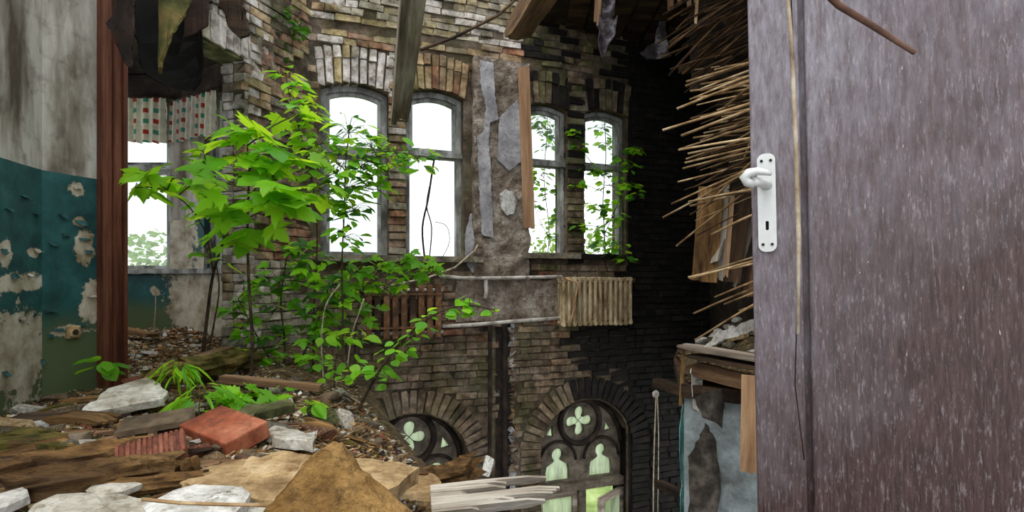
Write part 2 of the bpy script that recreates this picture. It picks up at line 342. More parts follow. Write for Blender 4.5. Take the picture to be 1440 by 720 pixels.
def brick_mesh(name, L, H, D, seed):
    r = random.Random(seed); b = bmesh.new(); bmesh.ops.create_cube(b, size=1.0)
    for v in b.verts: v.co = Vector((v.co.x * L, v.co.y * H, v.co.z * D))
    bmesh.ops.bevel(b, geom=[e for e in b.edges], offset=0.006, segments=1, affect='EDGES')
    for v in b.verts: v.co += Vector((r.uniform(-1, 1) * 0.009, r.uniform(-1, 1) * 0.0055, r.uniform(-1, 1) * 0.01))
    me = bpy.data.meshes.new(name); b.to_mesh(me); b.free(); me.materials.append(MATS['brick_tan']); return me
BR = {'full': [brick_mesh('brick', 0.242, 0.0695, 0.11, i) for i in range(6)], 'half': [brick_mesh('brick', 0.118, 0.0695, 0.11, 20 + i) for i in range(4)],
      'third': [brick_mesh('brick', 0.06, 0.062, 0.11, 30 + i) for i in range(3)]}
BMATS = ['brick_tan', 'brick_red', 'brick_yellow', 'brick_white', 'brick_brown', 'brick_moss', 'brick_shade', 'brick_grey']
def lay(wall, items, depth_of, limit=300):
    """items: (u, z, off, angle, kind, material, squash). The `limit` that show largest become single bricks, the rest one joined part"""
    items = sorted(items, key=lambda it: -it[7])
    rest = MB(); rnd = random.Random(3)
    for i, (u, z, off, ang, kind, m, sq, _) in enumerate(items):
        me = rnd.choice(BR[kind])
        M = Matrix.Translation((u, z, off)) @ Euler((rnd.uniform(-.05, .05), rnd.uniform(-.05, .05), ang + rnd.uniform(-.03, .03))).to_matrix().to_4x4() @ Matrix.Diagonal((sq, 1, 1, 1))
        if i < limit:
            o = link('brick', me, wall, M); o.material_slots[0].link = 'OBJECT'; o.material_slots[0].material = MATS[m]
        else:
            rest.add([M @ v.co for v in me.vertices], [tuple(p.vertices) for p in me.polygons], BMATS.index(m))
    if rest.v:
        o = rest.build('brickwork', BMATS, wall, fix=False); o['kind'] = 'stuff'
def courses(u0, u1, z0, z1, skip, matfn, face=0.0, jit=0.012):
    out = []; rnd = random.Random(int(u0 * 100 + z0 * 10 + 5)); k = 0; z = z0
    while z < z1:
        u = u0 - rnd.uniform(0, 0.2) if k % 2 else u0 - 0.12 - rnd.uniform(0, .05); hdr = (k % 4 == 3)
        while u < u1:
            kind = 'half' if hdr or rnd.random() < 0.16 else 'full'; w = 0.124 if kind == 'half' else 0.248
            c = u + w / 2
            if c > u0 and c < u1 and not (rnd.random() < 0.05 and z > 0.9):
                s = skip(c, z, w / 2)
                if s == 2 and kind == 'full':          # try the two halves
                    for cc in (u + 0.062, u + 0.186):
                        if not skip(cc, z, 0.062): out.append((cc, z, face - 0.05 + rnd.uniform(-jit, jit), 0, 'half', matfn(cc, z, rnd), 1, 0.5))
                elif not s: out.append((c, z, face - 0.05 + rnd.uniform(-jit, jit), 0, kind, matfn(c, z, rnd), 1, 1 if kind == 'full' else 0.6))
            u += w
        z += 0.077; k += 1
    return out

# --- back wall openings, measured on the wall plane
def op(px0, px1, pt, pb, rise):
    pm = (px0 + px1) / 2
    return (bk(px0, 300)[0], bk(px1, 300)[0], bk(pm, pb)[1], bk(pm, pt)[1], rise)
OPEN = [op(451, 546, 117, 366, 0.07), op(571, 652, 126, 369, 0.07), op(735, 798, 146, 364, 0.06), op(822, 881, 155, 364, 0.06)]
for i in (0, 1): OPEN[i] = OPEN[i][:2] + (1.0,) + OPEN[i][3:]
for i in (2, 3): OPEN[i] = OPEN[i][:2] + (1.05,) + OPEN[i][3:]
R_A = 0.585; ZSP = -1.18
ARC = [bk(576, 617, -.2)[0], bk(815, 588, -.2)[0]]          # centres of the arched lower windows
WEND = 5.1
holes = [arch(*o) for o in OPEN] + [[(c - R_A, -2.7), (c + R_A, -2.7)] + [(c + R_A * math.cos(PI * i / 20), ZSP + R_A * math.sin(PI * i / 20)) for i in range(21)] for c in ARC]
U_SHADE = bk(884, 300)[0]; UP0, UP1 = bk(662, 200)[0], bk(741, 200)[0]
UCH0, UCH1 = bk(699, 560)[0], bk(717, 560)[0]
wall_back = struct(empty('wall_back', M=M_BACK), 'tall ruined brick wall with paired windows and arched windows below')
link('core', plate_mesh('core', rect(-0.3, U_SHADE, ZB, ZC), holes, 0.32, 'mortar', -0.012), wall_back)
b_ = MB(); b_.box(((U_SHADE + WEND) / 2, (ZB + ZC) / 2, -0.172), (WEND - U_SHADE, ZC - ZB, 0.32)); b_.build('core', 'mortar_shade', wall_back)
def skip_back(u, z, h):
    for (a, b, c, d, r) in OPEN:
        if z > c - 0.06 and z < d + 0.40 and u + h > a - 0.005 and u - h < b + 0.005:
            return 1 if (u > a and u < b) else 2
    for c in ARC:
        dx = max(0, abs(u - c) - h * 0.6)
        if z < ZSP + 0.02:
            if dx < R_A + 0.25 and z > -2.75: return 1 if abs(u - c) < R_A + 0.25 else 2
        elif math.hypot(dx, z - ZSP) < R_A + 0.27: return 1 if math.hypot(u - c, z - ZSP) < R_A + 0.27 else 2
    if OPEN[0][1] < u < OPEN[1][0] and 0.95 < z < OPEN[1][3] + .1: return 1
    if OPEN[2][1] < u < OPEN[3][0] and 0.95 < z < OPEN[3][3] + .1: return 1
    if UP0 - h * 0.5 < u < UP1 + h * 0.5 and 0.8 < z < 3.05: return 1
    if UCH0 - h * 0.6 < u < UCH1 + h * 0.6 and z < 0.35: return 1
    if 3.28 < z < 3.4 and u < UP0: return 1
    if 0.36 < z < 0.80 and bk(640, 400)[0] < u < bk(788, 400)[0]: return 1
    return 0
def mat_back(u, z, r):
    n = nz(u * 1.1, z * 1.1, 2.2) + r.uniform(-.35, .35)
    if u > U_SHADE - 0.12 or (u > U_SHADE - .5 and n > .25): return 'brick_shade'  # past this edge the shade is painted as near-black brick
    if z < 0.9:
        sp = (u - (ARC[1] - .35)) / .7 if z > -.7 else (u - (ARC[1] + .1)) / .5
        if sp + n > .55: return 'brick_shade'
        return 'brick_brown' if n < 0.3 else ('brick_tan' if n < 0.42 else 'brick_red')
    if u > UP1: return r.choice(['brick_brown', 'brick_shade', 'brick_moss'] if z > 2.6 else ['brick_moss', 'brick_brown', 'brick_shade'])
    if u < OPEN[0][0]: return 'brick_brown' if n < -0.15 else ('brick_tan' if n < 0.3 else 'brick_red')
    if z > 3.4: return 'brick_white' if n > 0.1 else ('brick_yellow' if n < -0.2 else 'brick_grey')
    if u < 1.15: return 'brick_white' if n > -0.1 else ('brick_yellow' if n > -0.3 else 'brick_red')
    return 'brick_yellow' if n < -.1 else ('brick_red' if n < .25 else 'brick_tan')
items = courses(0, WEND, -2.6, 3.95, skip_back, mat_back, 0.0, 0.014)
rr = random.Random(5)
for (a, b, zt, ms) in ((OPEN[0][1], OPEN[1][0], OPEN[1][3], ['brick_grey', 'brick_tan', 'brick_white', 'brick_red', 'brick_grey']), (OPEN[2][1], OPEN[3][0], OPEN[3][3], ['brick_moss', 'brick_brown', 'brick_shade', 'brick_brown'])):
    z = 1.02; k = 0
    while z < zt + 0.3:                                   # the brick piers between the paired windows
        w = b - a; items.append(((a + b) / 2, z, -0.045 + rr.uniform(-.014, .012), 0, 'full', rr.choice(ms), (w - .012) / .236, 1.3)); z += .077
for i, (a, b, c, d, rise) in enumerate(OPEN):            # soldier arches over the windows
    w = (b - a) / 2 + 0.04; cu = (a + b) / 2; n = int(2 * w / 0.077)
    for k in range(n):
        t = (k + 0.5) / n * 2 - 1
        for row in (0, 1):
            m = rr.choice(['brick_white'] * 5 + ['brick_yellow', 'brick_grey']) if i == 0 else rr.choice(['brick_red', 'brick_yellow', 'brick_tan', 'brick_white']) if i == 1 else rr.choice(['brick_moss', 'brick_brown', 'brick_shade'])
            items.append((cu + t * w * (1 + 0.06 * row), d - rise * t * t + (0.125 if row == 0 else 0.31), -0.045 + rr.uniform(-.008, .008), PI / 2 - t * 0.13, 'full' if row == 0 else 'half', m, 1, 1.3))
for i, c in enumerate(ARC):                               # brick rings round the arched windows
    for k in range(27):
        th = PI * (k + 0.5) / 27
        items.append((c + (R_A + 0.135) * math.cos(th), ZSP + (R_A + 0.135) * math.sin(th), -0.035 + rr.uniform(-.008, .012), th, 'full', 'brick_shade' if (i == 1 and th < 1.9) else 'brick_brown', 1, 1.2))
    for k in range(18):
        for sgn in (-1, 1):
            items.append((c + sgn * (R_A + 0.135), ZSP - 0.04 - k * 0.077, -0.045, 0, 'full', 'brick_shade' if i == 1 and sgn > 0 else 'brick_brown', 1, 0.4))
def weight(it):
    u, z = it[0], it[1]; p = M_BACK @ Vector((u, z, 0)); px = 720 + FPX * p.x / p.y; py = HZ - FPX * (p.z - CZ) / p.y
    if not (0 < px < 975 and 0 < py < 720): return 0.0
    w = it[7] * 5.5 / p.y
    if it[5] == 'brick_shade': w *= 0.5
    if px < 540 and 330 < py: w *= 0.6
    return w
items = [it[:7] + (weight(it),) for it in items]
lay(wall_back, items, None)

# pilaster of rough plaster, plaster skin, chase and their patches (parts of the back wall)
def skin(name, px0, px1, z0, z1, off, amp, material, seed, nu=18, nv=60, edge=0.03):
    u0 = bk(px0, 300)[0]; u1 = bk(px1, 300)[0]
    def fn(s, t):
        u = u0 + (u1 - u0) * s; z = z0 + (z1 - z0) * t
        o = off + amp * (fbm(u + seed, z, 5.0, 5)); du = edge * nz(seed, z * 6) * (1 if s in (0, 1) else 0); dz = edge * nz(u * 7, seed) * (1 if t in (0, 1) else 0)
        return (u + du, z + dz, o)
    return rough_grid(name, nu, nv, fn, off + amp + 0.1, material, wall_back)
skin('pilaster', 664, 741, 0.80, 3.2, 0.07, 0.032, 'rough_plaster', 1.0, 30, 120)
skin('plaster_skin', 640, 789, 0.36, 0.80, 0.03, 0.02, 'rough_plaster', 4.0, 30, 20)
def patch(name, pts, off, th, material, parent, M=M_BACK):
    poly = []
    for px, py in pts:
        u, z = hit(M, px, py, off); poly.append((u, z))
    rp = []
    for (a, b) in zip(poly, poly[1:] + poly[:1]):
        k = max(1, int(math.hypot(b[0] - a[0], b[1] - a[1]) / .02))
        rp += [(a[0] + (b[0] - a[0]) * i / k + .010 * fbm(a[0] + i, b[1], 3.3), a[1] + (b[1] - a[1]) * i / k + .010 * fbm(b[1] + i, a[0], 2.7)) for i in range(k)]
    poly = rp
    me = plate_mesh(name, poly, [], th, material, off); return link(name, me, parent)
patch('plaster_patch', [(676, 85), (694, 88), (696, 130), (701, 168), (689, 172), (687, 205), (680, 190), (684, 150), (676, 120)], 0.105, 0.03, 'grey_plaster', wall_back)
patch('plaster_patch', [(703, 165), (728, 140), (736, 180), (737, 225), (716, 240), (700, 225)], 0.102, 0.03, 'grey_plaster', wall_back)
patch('plaster_patch', [(672, 190), (686, 182), (690, 235), (692, 290), (694, 335), (678, 330), (674, 262)], 0.104, 0.03, 'grey_plaster', wall_back)
patch('plaster_patch', [(704, 272), (712, 266), (722, 271), (727, 285), (722, 300), (713, 303), (705, 293)], 0.112, 0.03, 'white_plaster', wall_back)
patch('plaster_patch', [(655, 330), (663, 300), (668, 345), (676, 372), (664, 384), (656, 370)], 0.05, 0.05, 'grey_plaster', wall_back)
ch = MB(); ch.box(((UCH0 + UCH1) / 2, -1.1, -0.008), (UCH1 - UCH0 + 0.03, 2.9, 0.012)); ch.build('chase', 'chase_dark', wall_back)
# ragged mortar lumps along the chase edge and the recessed ledge higher up
for i in range(46):
    me = None
    z = 0.3 - i * 0.05; c = MB(); s = rr.uniform(0.02, 0.065)
    vs = [Vector((rr.gauss(0, 1), rr.gauss(0, 1), rr.gauss(0, 1))).normalized() * s for _ in range(8)]
    c.add([v + Vector((UCH1 + 0.02 + rr.uniform(-.02, .03), z, 0.0)) for v in vs], [(0, 1, 2), (0, 2, 3), (0, 3, 4), (1, 5, 2), (2, 5, 6), (2, 6, 3), (3, 7, 4), (4, 5, 1), (0, 4, 1), (5, 7, 6), (3, 6, 7), (4, 7, 5)])
    c.build('mortar_lump', rr.choice(['rough_plaster', 'mortar', 'brick_red', 'grey_plaster']), wall_back)
lp = MB()
for px, r_ in ((688, 0.022), (709, 0.03)):
    u = bk(px, 560)[0]; lp = MB(); lp.tube([(u + 0.008 * nz(k, px), 0.32 - k * 0.3, 0.02) for k in range(11)], r_, 8); lp.build('waste_pipe', 'chase_dark', wall_back, True)

# --- side wall (diagonal, from the teal corner to the back corner) with its wide opening
def su(px): return hit(M_SIDE, px, 300)[0]
UO0, UO1, LEN_S = su(170), su(345), (A - S0).length; ZH = 2.667
wall_side = struct(empty('wall_side', M=M_SIDE), 'diagonal wall with wide opening, brick pier and peeling teal paint')
link('core', plate_mesh('core', [(UO1, ZB), (LEN_S + 0.1, ZB), (LEN_S + 0.1, ZC), (UO0 - 0.02, ZC), (UO0 - 0.02, ZH), (UO1, ZH)], [], 0.24, 'mortar', -0.012), wall_side)
b_ = MB(); b_.box(((UO0 - 0.02) / 2 - 0.02, (ZB + ZC) / 2, -0.06), (UO0 + 0.02, ZC - ZB, 0.12)); b_.build('plaster', 'teal_side', wall_side)
def skip_side(u, z, h):
    if u - h < UO1 - 0.005 and z < ZH + 0.31: return 1 if u < UO1 else 2
    if u < UO0: return 1
    return 0
def mat_side(u, z, r):
    n = nz(u * 1.3, z * 1.3, 8.1) + r.uniform(-.35, .35)
    if u < UO1 + 0.13: return 'brick_white' if n > -.25 else 'brick_grey'
    if z < 1.0: return 'brick_grey' if n > -.1 else 'brick_brown'
    if z > 2.4: return r.choice(['brick_yellow', 'brick_tan', 'brick_red', 'brick_grey', 'brick_brown']) if n < .3 else 'brick_yellow'
    return 'brick_brown' if n < -.1 else ('brick_tan' if n < .35 else 'brick_red')
items = courses(UO0, LEN_S, -0.6, 3.95, skip_side, mat_side, 0.0, 0.018)
k = 0
u = UO0 + 0.04
while u < UO1 + 0.3:                                      # whitewashed flat arch over the opening
    for row in (0, 1): items.append((u, ZH + (0.12 if row == 0 else 0.26), -0.045 + rr.uniform(-.01, .01), PI / 2, 'full' if row == 0 else 'third', rr.choice(['brick_white'] * 4 + ['brick_grey']), 1, 1.4))
    u += 0.077
z = 0.0
while z < ZH:                                              # bricks showing on the reveal of the pier
    z += 0.077
items = [it[:7] + (it[7] + (0.2 if it[1] > 1 else 0),) for it in items]
lay(wall_side, items, None)
z = 0.05; k = 0
rev = []
while z < ZH + 0.05:
    for j, off in enumerate((-0.06, -0.185)):
        o = link('brick', rr.choice(BR['half']), wall_side, Matrix.Translation((UO1 + 0.045 + rr.uniform(-.008, .008), z, off)) @ Matrix.Rotation(PI / 2, 4, 'Y'))
        o.material_slots[0].link = 'OBJECT'; o.material_slots[0].material = MATS[rr.choice(['brick_white', 'brick_grey', 'brick_white', 'brick_tan'])]
    z += 0.077
sof = MB(); sof.box(((UO0 + UO1) / 2, ZH - 0.012, -0.13), (UO1 - UO0, 0.02, 0.23), jit=0.004); sof.build('soffit', 'concrete_moss', wall_side)

# --- left wall
wl = MB(); wl.box((1.5, (ZB + ZC) / 2, -0.1), (3.0, ZC - ZB, 0.2)); wall_left = wl.build('wall_left', 'teal_left'); wall_left.matrix_world = M_LEFT
struct(wall_left, 'stained grey plaster wall with peeling teal paint below')
# curled paint flakes
rf = random.Random(11)
for (px, py, M, wall) in [(12, 292, M_LEFT, wall_left), (35, 275, M_LEFT, wall_left), (5, 350, M_LEFT, wall_left), (20, 385, M_LEFT, wall_left), (40, 385, M_LEFT, wall_left), (52, 350, M_LEFT, wall_left),
        (30, 445, M_LEFT, wall_left), (50, 440, M_LEFT, wall_left), (108, 263, M_SIDE, wall_side), (113, 310, M_SIDE, wall_side), (118, 335, M_SIDE, wall_side), (124, 352, M_SIDE, wall_side), (92, 328, M_SIDE, wall_side), (70, 435, M_SIDE, wall_side),
        (128, 415, M_SIDE, wall_side), (112, 455, M_SIDE, wall_side), (70, 470, M_SIDE, wall_side), (82, 462, M_SIDE, wall_side), (50, 300, M_LEFT, wall_left), (88, 300, M_SIDE, wall_side), (6, 522, M_LEFT, wall_left), (58, 505, M_LEFT, wall_left), (75, 340, M_SIDE, wall_side)]:
    u, z = hit(M, px, py); w = rf.uniform(0.025, 0.07); h = rf.uniform(0.012, 0.035); f = MB(); n = 5
    f.add([(u + (s - .5) * w + rf.uniform(-.006, .006), z - (t / n) * h * (0.5 + 0.5 * abs(math.sin(s * 7 + px))), 0.002 + 0.022 * (t / n) ** 1.6) for t in range(n + 1) for s in (0, .33, .66, 1)],
          [(t * 4 + s, t * 4 + s + 1, t * 4 + s + 5, t * 4 + s + 4) for t in range(n) for s in range(3)])
    f.build('paint_flake', rf.choice(['teal_chip', 'teal_chip', 'slab_grey']), wall)

# --- bay beyond the opening
def bu1(px): return hit(M_B1, px, 300)[0]
def bu2(px): return hit(M_B2, px, 300)[0]
BW1 = (0.3, bu1(239), 0.87, 2.78); BW2 = (bu2(287), bu2(324), 0.87, 2.78)
wb1 = link('wall_bay_front', plate_mesh('wall_bay_front', rect(-0.05, 1.2, -0.3, 3.3), [rect(*BW1)], 0.25, 'teal_bay')); wb1.matrix_world = M_B1; struct(wb1)
wb2 = link('wall_bay_side', plate_mesh('wall_bay_side', rect(0, 1.28, -0.3, 3.3), [rect(*BW2)], 0.25, 'teal_bay')); wb2.matrix_world = M_B2; struct(wb2)
wb3 = MB(); M3 = frame((-3.05, 3.25), (-1.65, 2.75)); o = link('wall_bay_left', plate_mesh('wall_bay_left', rect(-.05, 3.25, -.3, 3.3), [rect(1.2, 2.0, .87, 2.78), rect(2.2, 2.95, .87, 2.78)], .2, 'teal_bay')); o.matrix_world = M3; struct(o)  # unseen side of the bay; its openings are added to let more light in
cb = MB(); cb.prism([(-4.9, 6.2, 3.0), (-3.3, 6.2, 3.0), (-2.35, 5.45, 3.0)] + [tuple((M_SIDE @ Vector((u, 3.0, -.22)))[:2]) + (3.0,) for u in (2.1, .5)] + [(-3.1, 3.3, 3.0)], (0, 0, 0.12)); struct(cb.build('ceiling_bay', 'bay_dark'))
for M, u0, u1 in ((M_B1, -0.05, 1.2), (M_B2, 0, 1.0)):     # dark boards over the windows
    t_ = MB(); t_.box(((u0 + u1) / 2, 2.86, 0.03), (u1 - u0, 0.24, 0.06)); o = t_.build('trim_1' if M is M_B1 else 'trim_2', 'bay_dark'); o.matrix_world = M; struct(o)

def window(name, M, o, off, label, sashes, rise=None, fw=0.055, sill=None, transom=0.62, mat_='frame_white', panes=(1, 1)):
    """o=(u0,u1,z0,z1[,rise]); frame plate with two lights, a sash and pane in each"""
    u0, u1, z0, z1 = o[:4]; rs = o[4] if len(o) > 4 else 0
    root = struct(empty(name, M=M), label)
    zt = z0 + (z1 - z0) * transom
    outer = arch(u0, u1, z0, z1, rs) if rs else rect(u0, u1, z0, z1)
    lo = rect(u0 + fw, u1 - fw, z0 + fw, zt - fw * 0.6)
    hi = arch(u0 + fw, u1 - fw, zt + fw * 0.6, z1 - fw, rs * 0.8) if rs else rect(u0 + fw, u1 - fw, zt + fw * 0.6, z1 - fw)
    link('frame', plate_mesh('frame', outer, [lo, hi], 0.09, mat_, off), root)
    b = MB(); b.box(((u0 + u1) / 2, zt, off + 0.02), (u1 - u0, 0.05, 0.05)); b.build('transom', mat_, root)
    for k, hole in enumerate((lo, hi)):
        if not sashes[k]: continue
        cx = sum(p[0] for p in hole) / len(hole); cy = (min(p[1] for p in hole) + max(p[1] for p in hole)) / 2
        wx = max(p[0] for p in hole) - min(p[0] for p in hole); hy = max(p[1] for p in hole) - min(p[1] for p in hole)
        inn = [(cx + (x - cx) * (1 - 2 * 0.035 / wx), cy + (y - cy) * (1 - 2 * 0.035 / hy)) for x, y in hole]
        s = link('sash', plate_mesh('sash', hole, [inn], 0.045, mat_, off - 0.03), root)
        if panes[k]: link('pane', plate_mesh('pane', inn, [], 0.004, 'pane_clear', off - 0.05), s)
    return root
window('window_1', M_BACK, OPEN[0], -0.10, 'tall pale window with arched head behind the leafy sapling', (1, 1))
window('window_2', M_BACK, OPEN[1], -0.10, 'tall pale window beside the plaster pilaster', (0, 1), transom=0.63)
window('window_3', M_BACK, OPEN[2], -0.10, 'narrow window with a loose board along its side', (0, 1), fw=0.045)
window('window_4', M_BACK, OPEN[3], -0.10, 'narrow vine-hung window next to the shaded brickwork', (0, 1), fw=0.045)
window('window_5', M_B1, BW1, -0.06, 'bay window under the checked curtain', (1, 1), transom=0.6)
window('window_6', M_B2, BW2, -0.06, 'angled bay window under the second curtain', (1, 1), transom=0.6)
# sills
def sill(n, M, u0, u1, z, off, material='concrete', t=0.06, d=0.16):
    s = rough_grid('trim_%d' % n, 14, 3, lambda a, b: (u0 + (u1 - u0) * a, z + 0.01 * nz(a * 9, n), off - d + d * b + 0.012 * nz(a * 12, b * 4, n)), t, material)
    s.matrix_world = M; struct(s); return s
sill(3, M_BACK, bk(440, 300)[0], bk(676, 300)[0], 0.99, 0.10); sill(4, M_BACK, bk(730, 300)[0], bk(812, 300)[0], 1.045, 0.10); sill(5, M_BACK, bk(815, 300)[0], bk(886, 300)[0], 1.045, 0.06, 'mortar_shade')
sill(6, M_B1, 0.2, 1.2, 0.87, 0.06, 'frame_white', 0.05); sill(7, M_B2, 0.05, 1.2, 0.87, 0.06, 'frame_white', 0.05)

# --- arched tracery windows of the lower storey
def cross_hole(cx, cz, L, w):
    out = []
    for q in range(4):
        a = q * PI / 2; R = Matrix.Rotation(a, 2)
        pts = [(w * 0.72, w * 0.72), (w * 0.95, L * 0.5)] + [(w * 1.0 * math.cos(t), L - w * 1.0 + w * 1.0 * math.sin(t)) for t in [PI * k / 8 for k in range(9)]] + [(-w * 0.95, L * 0.5)]
        out += [tuple(R @ Vector(p)) for p in pts]
    return [(cx + x, cz + y) for x, y in out]
def lancet_hole(cx, zt, zb, w, r):
    zc = zt - r; sh = zc - r * 1.5
    head = [(r * math.cos(t), zc + r * math.sin(t)) for t in [-0.9 + (PI + 1.8) * k / 12 for k in range(13)]]
    return [(cx - w, zb), (cx + w, zb), (cx + w, sh - 0.09), (cx + w * 0.92, sh - 0.02), (cx + w * 0.6, sh + 0.01), (cx + r * 0.75, sh + 0.03)] + [(cx + x, z) for x, z in head] + [(cx - r * 0.75, sh + 0.03), (cx - w * 0.6, sh + 0.01), (cx - w * 0.92, sh - 0.02), (cx - w, sh - 0.09)]
for i, c in enumerate(ARC):
    root = struct(empty('window_%d' % (7 + i), M=M_BACK), ['arched tracery window half buried behind the rubble', 'arched tracery window with cross-shaped light and small casements'][i])
    out = [(c - R_A, -1.64), (c + R_A, -1.64)] + [(c + R_A * math.cos(PI * k / 24), ZSP + R_A * math.sin(PI * k / 24)) for k in range(25)]
    zc = -0.89; hl = [cross_hole(c, zc, 0.175, 0.062), lancet_hole(c - 0.29, -1.19, -1.58, 0.155, 0.075), lancet_hole(c + 0.29, -1.19, -1.58, 0.155, 0.075)]
    for s in (-1, 1):
        hl.append([(c + s * 0.34, -1.05), (c + s * 0.44, -1.03), (c + s * 0.36, -0.91)][::1 if s > 0 else -1])
    tr = link('tracery', plate_mesh('tracery', out, hl, 0.07, 'frame_stone', -0.20), root)
    ring = MB(); ring.tube([(c + 0.262 * math.cos(2 * PI * k / 28), zc + 0.262 * math.sin(2 * PI * k / 28), -0.185) for k in range(29)], 0.034, 8, False)
    for s in (-1, 1):
        ring.tube([(c + s * 0.29 + 0.235 * math.cos(t), -1.34 + 0.235 * math.sin(t), -0.185) for t in [PI * k / 14 for k in range(15)]], 0.018, 6)
    ring.tube([(c + (R_A - 0.03) * math.cos(t), ZSP + (R_A - 0.03) * math.sin(t), -0.185) for t in [PI * k / 24 for k in range(25)]], 0.03, 6)
    ring.build('moulding', 'chase_dark', tr, True)
    lead = MB()
    for a in (PI / 4, -PI / 4): lead.tube([(c - 0.1 * math.cos(a), zc - 0.1 * math.sin(a), -0.235), (c + 0.1 * math.cos(a), zc + 0.1 * math.sin(a), -0.235)], 0.004, 4)
    lead.build('lead_came', 'chase_dark', tr)
    link('pane', plate_mesh('pane', [(c + (x - c) * 0.99, z) for x, z in out], [], 0.006, 'pane_green', -0.255), root)
    fr = MB(); fr.box((c, -1.64, -0.17), (2 * R_A, 0.09, 0.12)); fr.box((c, -2.15, -0.17), (0.09, 1.1, 0.1)); fr.build('transom', 'frame_stone', root)
    for s in (-1, 1):
        u0, u1 = (c - R_A + 0.02, c - 0.05) if s < 0 else (c + 0.05, c + R_A - 0.02); w = u1 - u0
        sa = link('casement', plate_mesh('casement', rect(0, w, -2.68, -1.69), [rect(0.065, w - 0.065, -2.6, -1.76)], 0.05, 'wood_grey'), root)
        sa.matrix_local = Matrix.Translation((u0, 0, -0.16)) if not (i == 1 and s > 0) else Matrix.Translation((u1, -0.03, -0.12)) @ Matrix.Rotation(math.radians(28), 4, 'Y') @ Matrix.Translation((-w, 0, 0))
        link('pane', plate_mesh('pane', rect(0.06, w - 0.06, -2.61, -1.75), [], 0.006, 'pane_green', -0.02), sa)

# --- right side: partition, dark ceiling, ledge, lower wall
wr = MB(); M_RIGHT = frame((2.55, 7.3), (-0.60, -4.4)); LR = 4.45
wr.box((LR / 2, 1.9, -0.1), (LR, 5.0, 0.2)); wall_right = wr.build('wall_right', 'bay_dark'); wall_right.matrix_world = M_RIGHT; struct(wall_right, 'dark broken partition wall with bared boards')
ce = MB(); ce.prism([(0.25, 6.35, 3.72), (0.75, 4.9, 3.72), (1.3, 3.0, 3.72), (3.2, 2.6, 3.72), (3.4, 7.8, 3.72)], (0, 0, 0.15)); struct(ce.build('ceiling', 'bay_dark'), 'dark remnant of boarded ceiling')
for k in range(8):                                          # boards on the underside of the ceiling remnant
    b = MB(); x0 = 0.6 + k * 0.24
    b.box((x0 + 0.11, 5.6 + 0.05 * k, 3.70), (0.2, 2.3, 0.03), jit=0.008); b.build('ceiling_board', 'wood_dark', bpy.data.objects['ceiling'])
fl = MB(); fl.prism([(-2.6, -0.8, 0.0), (1.6, -0.8, 0.0), (1.6, 0.9, 0.0), (0.3, 1.15, 0), (-0.12, 1.4, 0), (-0.28, 1.8, 0), (-0.56, 2.5, 0), (-0.95, 3.5, 0), (-1.3, 4.5, 0), (-1.75, 5.48, 0), (-2.05, 5.45, 0), (-2.75, 5.9, 0), (-4.6, 6.0, 0), (-3.1, 3.3, 0), (-2.75, 3.27, 0), (-2.15, 0.3, 0)], (0, 0, -0.22))
struct(fl.build('floor', 'wood_dark'), 'broken wooden floor buried under rubble')
f2 = MB(); f2.prism([(1.27, 4.2, 0.02), (1.98, 3.72, 0.02), (2.6, 3.6, 0.02), (2.6, 7.0, 0.02), (2.0, 6.7, 0.02), (1.62, 5.6, 0.02)], (0, 0, -0.1)); struct(f2.build('floor_ledge', 'wood_dark'), 'remaining strip of floor along the partition')
f3 = MB(); f3.prism([(-5, -1, ZB), (4, -1, ZB), (4, 9, ZB), (-5, 9, ZB)], (0, 0, -0.2)); struct(f3.build('floor_lower', 'concrete'), 'rubble floor of the storey below')
M_LOW = frame((1.30, 4.22), (0.72, -0.42)); wlw = rough_grid('wall_lower', 14, 30, lambda a, b: (0.95 * a, ZB + (0.0 - ZB - 0.02) * b, 0.012 * fbm(a * 2, b * 6, 3)), 0.1, 'lower_plaster'); wlw.matrix_world = M_LOW; struct(wlw, 'pale blue-grey plaster wall of the storey below')
rw = MB(); rw.box((-0.3, 1.2, -0.75), (4.4, 3.4, 0.2)); struct(rw.build('blocker_rear', 'grey_plaster'), 'plain grey unseen panel added as a light blocker')  # added out of view, meant to cut low light coming from behind
rs = MB(); rs.box((2.3, 1.2, 1.1), (0.2, 3.4, 3.8)); struct(rs.build('blocker_right', 'grey_plaster'), 'plain grey unseen wall added at the right as a light blocker')  # second unseen blocker, added along with the rear one
gd = MB(); gd.prism([(-30, 6.8, -3.4), (30, 6.8, -3.4), (30, 60, -3.4), (-30, 60, -3.4)], (0, 0, -0.1)); struct(gd.build('ground', 'grass'), 'grassy ground outside')

# --- brown door casing of the opening
cs = MB(); ub = su(136); ua = su(171)
cs.box(((ua + ub) / 2, 1.32, 0.012), (ua - ub, 2.66, 0.05)); cas = cs.build('trim_8', 'casing_brown'); cas.matrix_world = M_SIDE; struct(cas, 'brown painted wooden door casing')
for u, w in ((ub + 0.018, 0.036), (ua - 0.014, 0.028), (ub + 0.075, 0.012)):
    m = MB(); m.box((u, 1.32, 0.045), (w, 2.66, 0.028)); m.build('moulding', 'casing_brown', cas)
jb = MB(); jb.box((ua + 0.012, 1.32, -0.06), (0.024, 2.66, 0.13)); jb.build('jamb', 'casing_brown', cas)

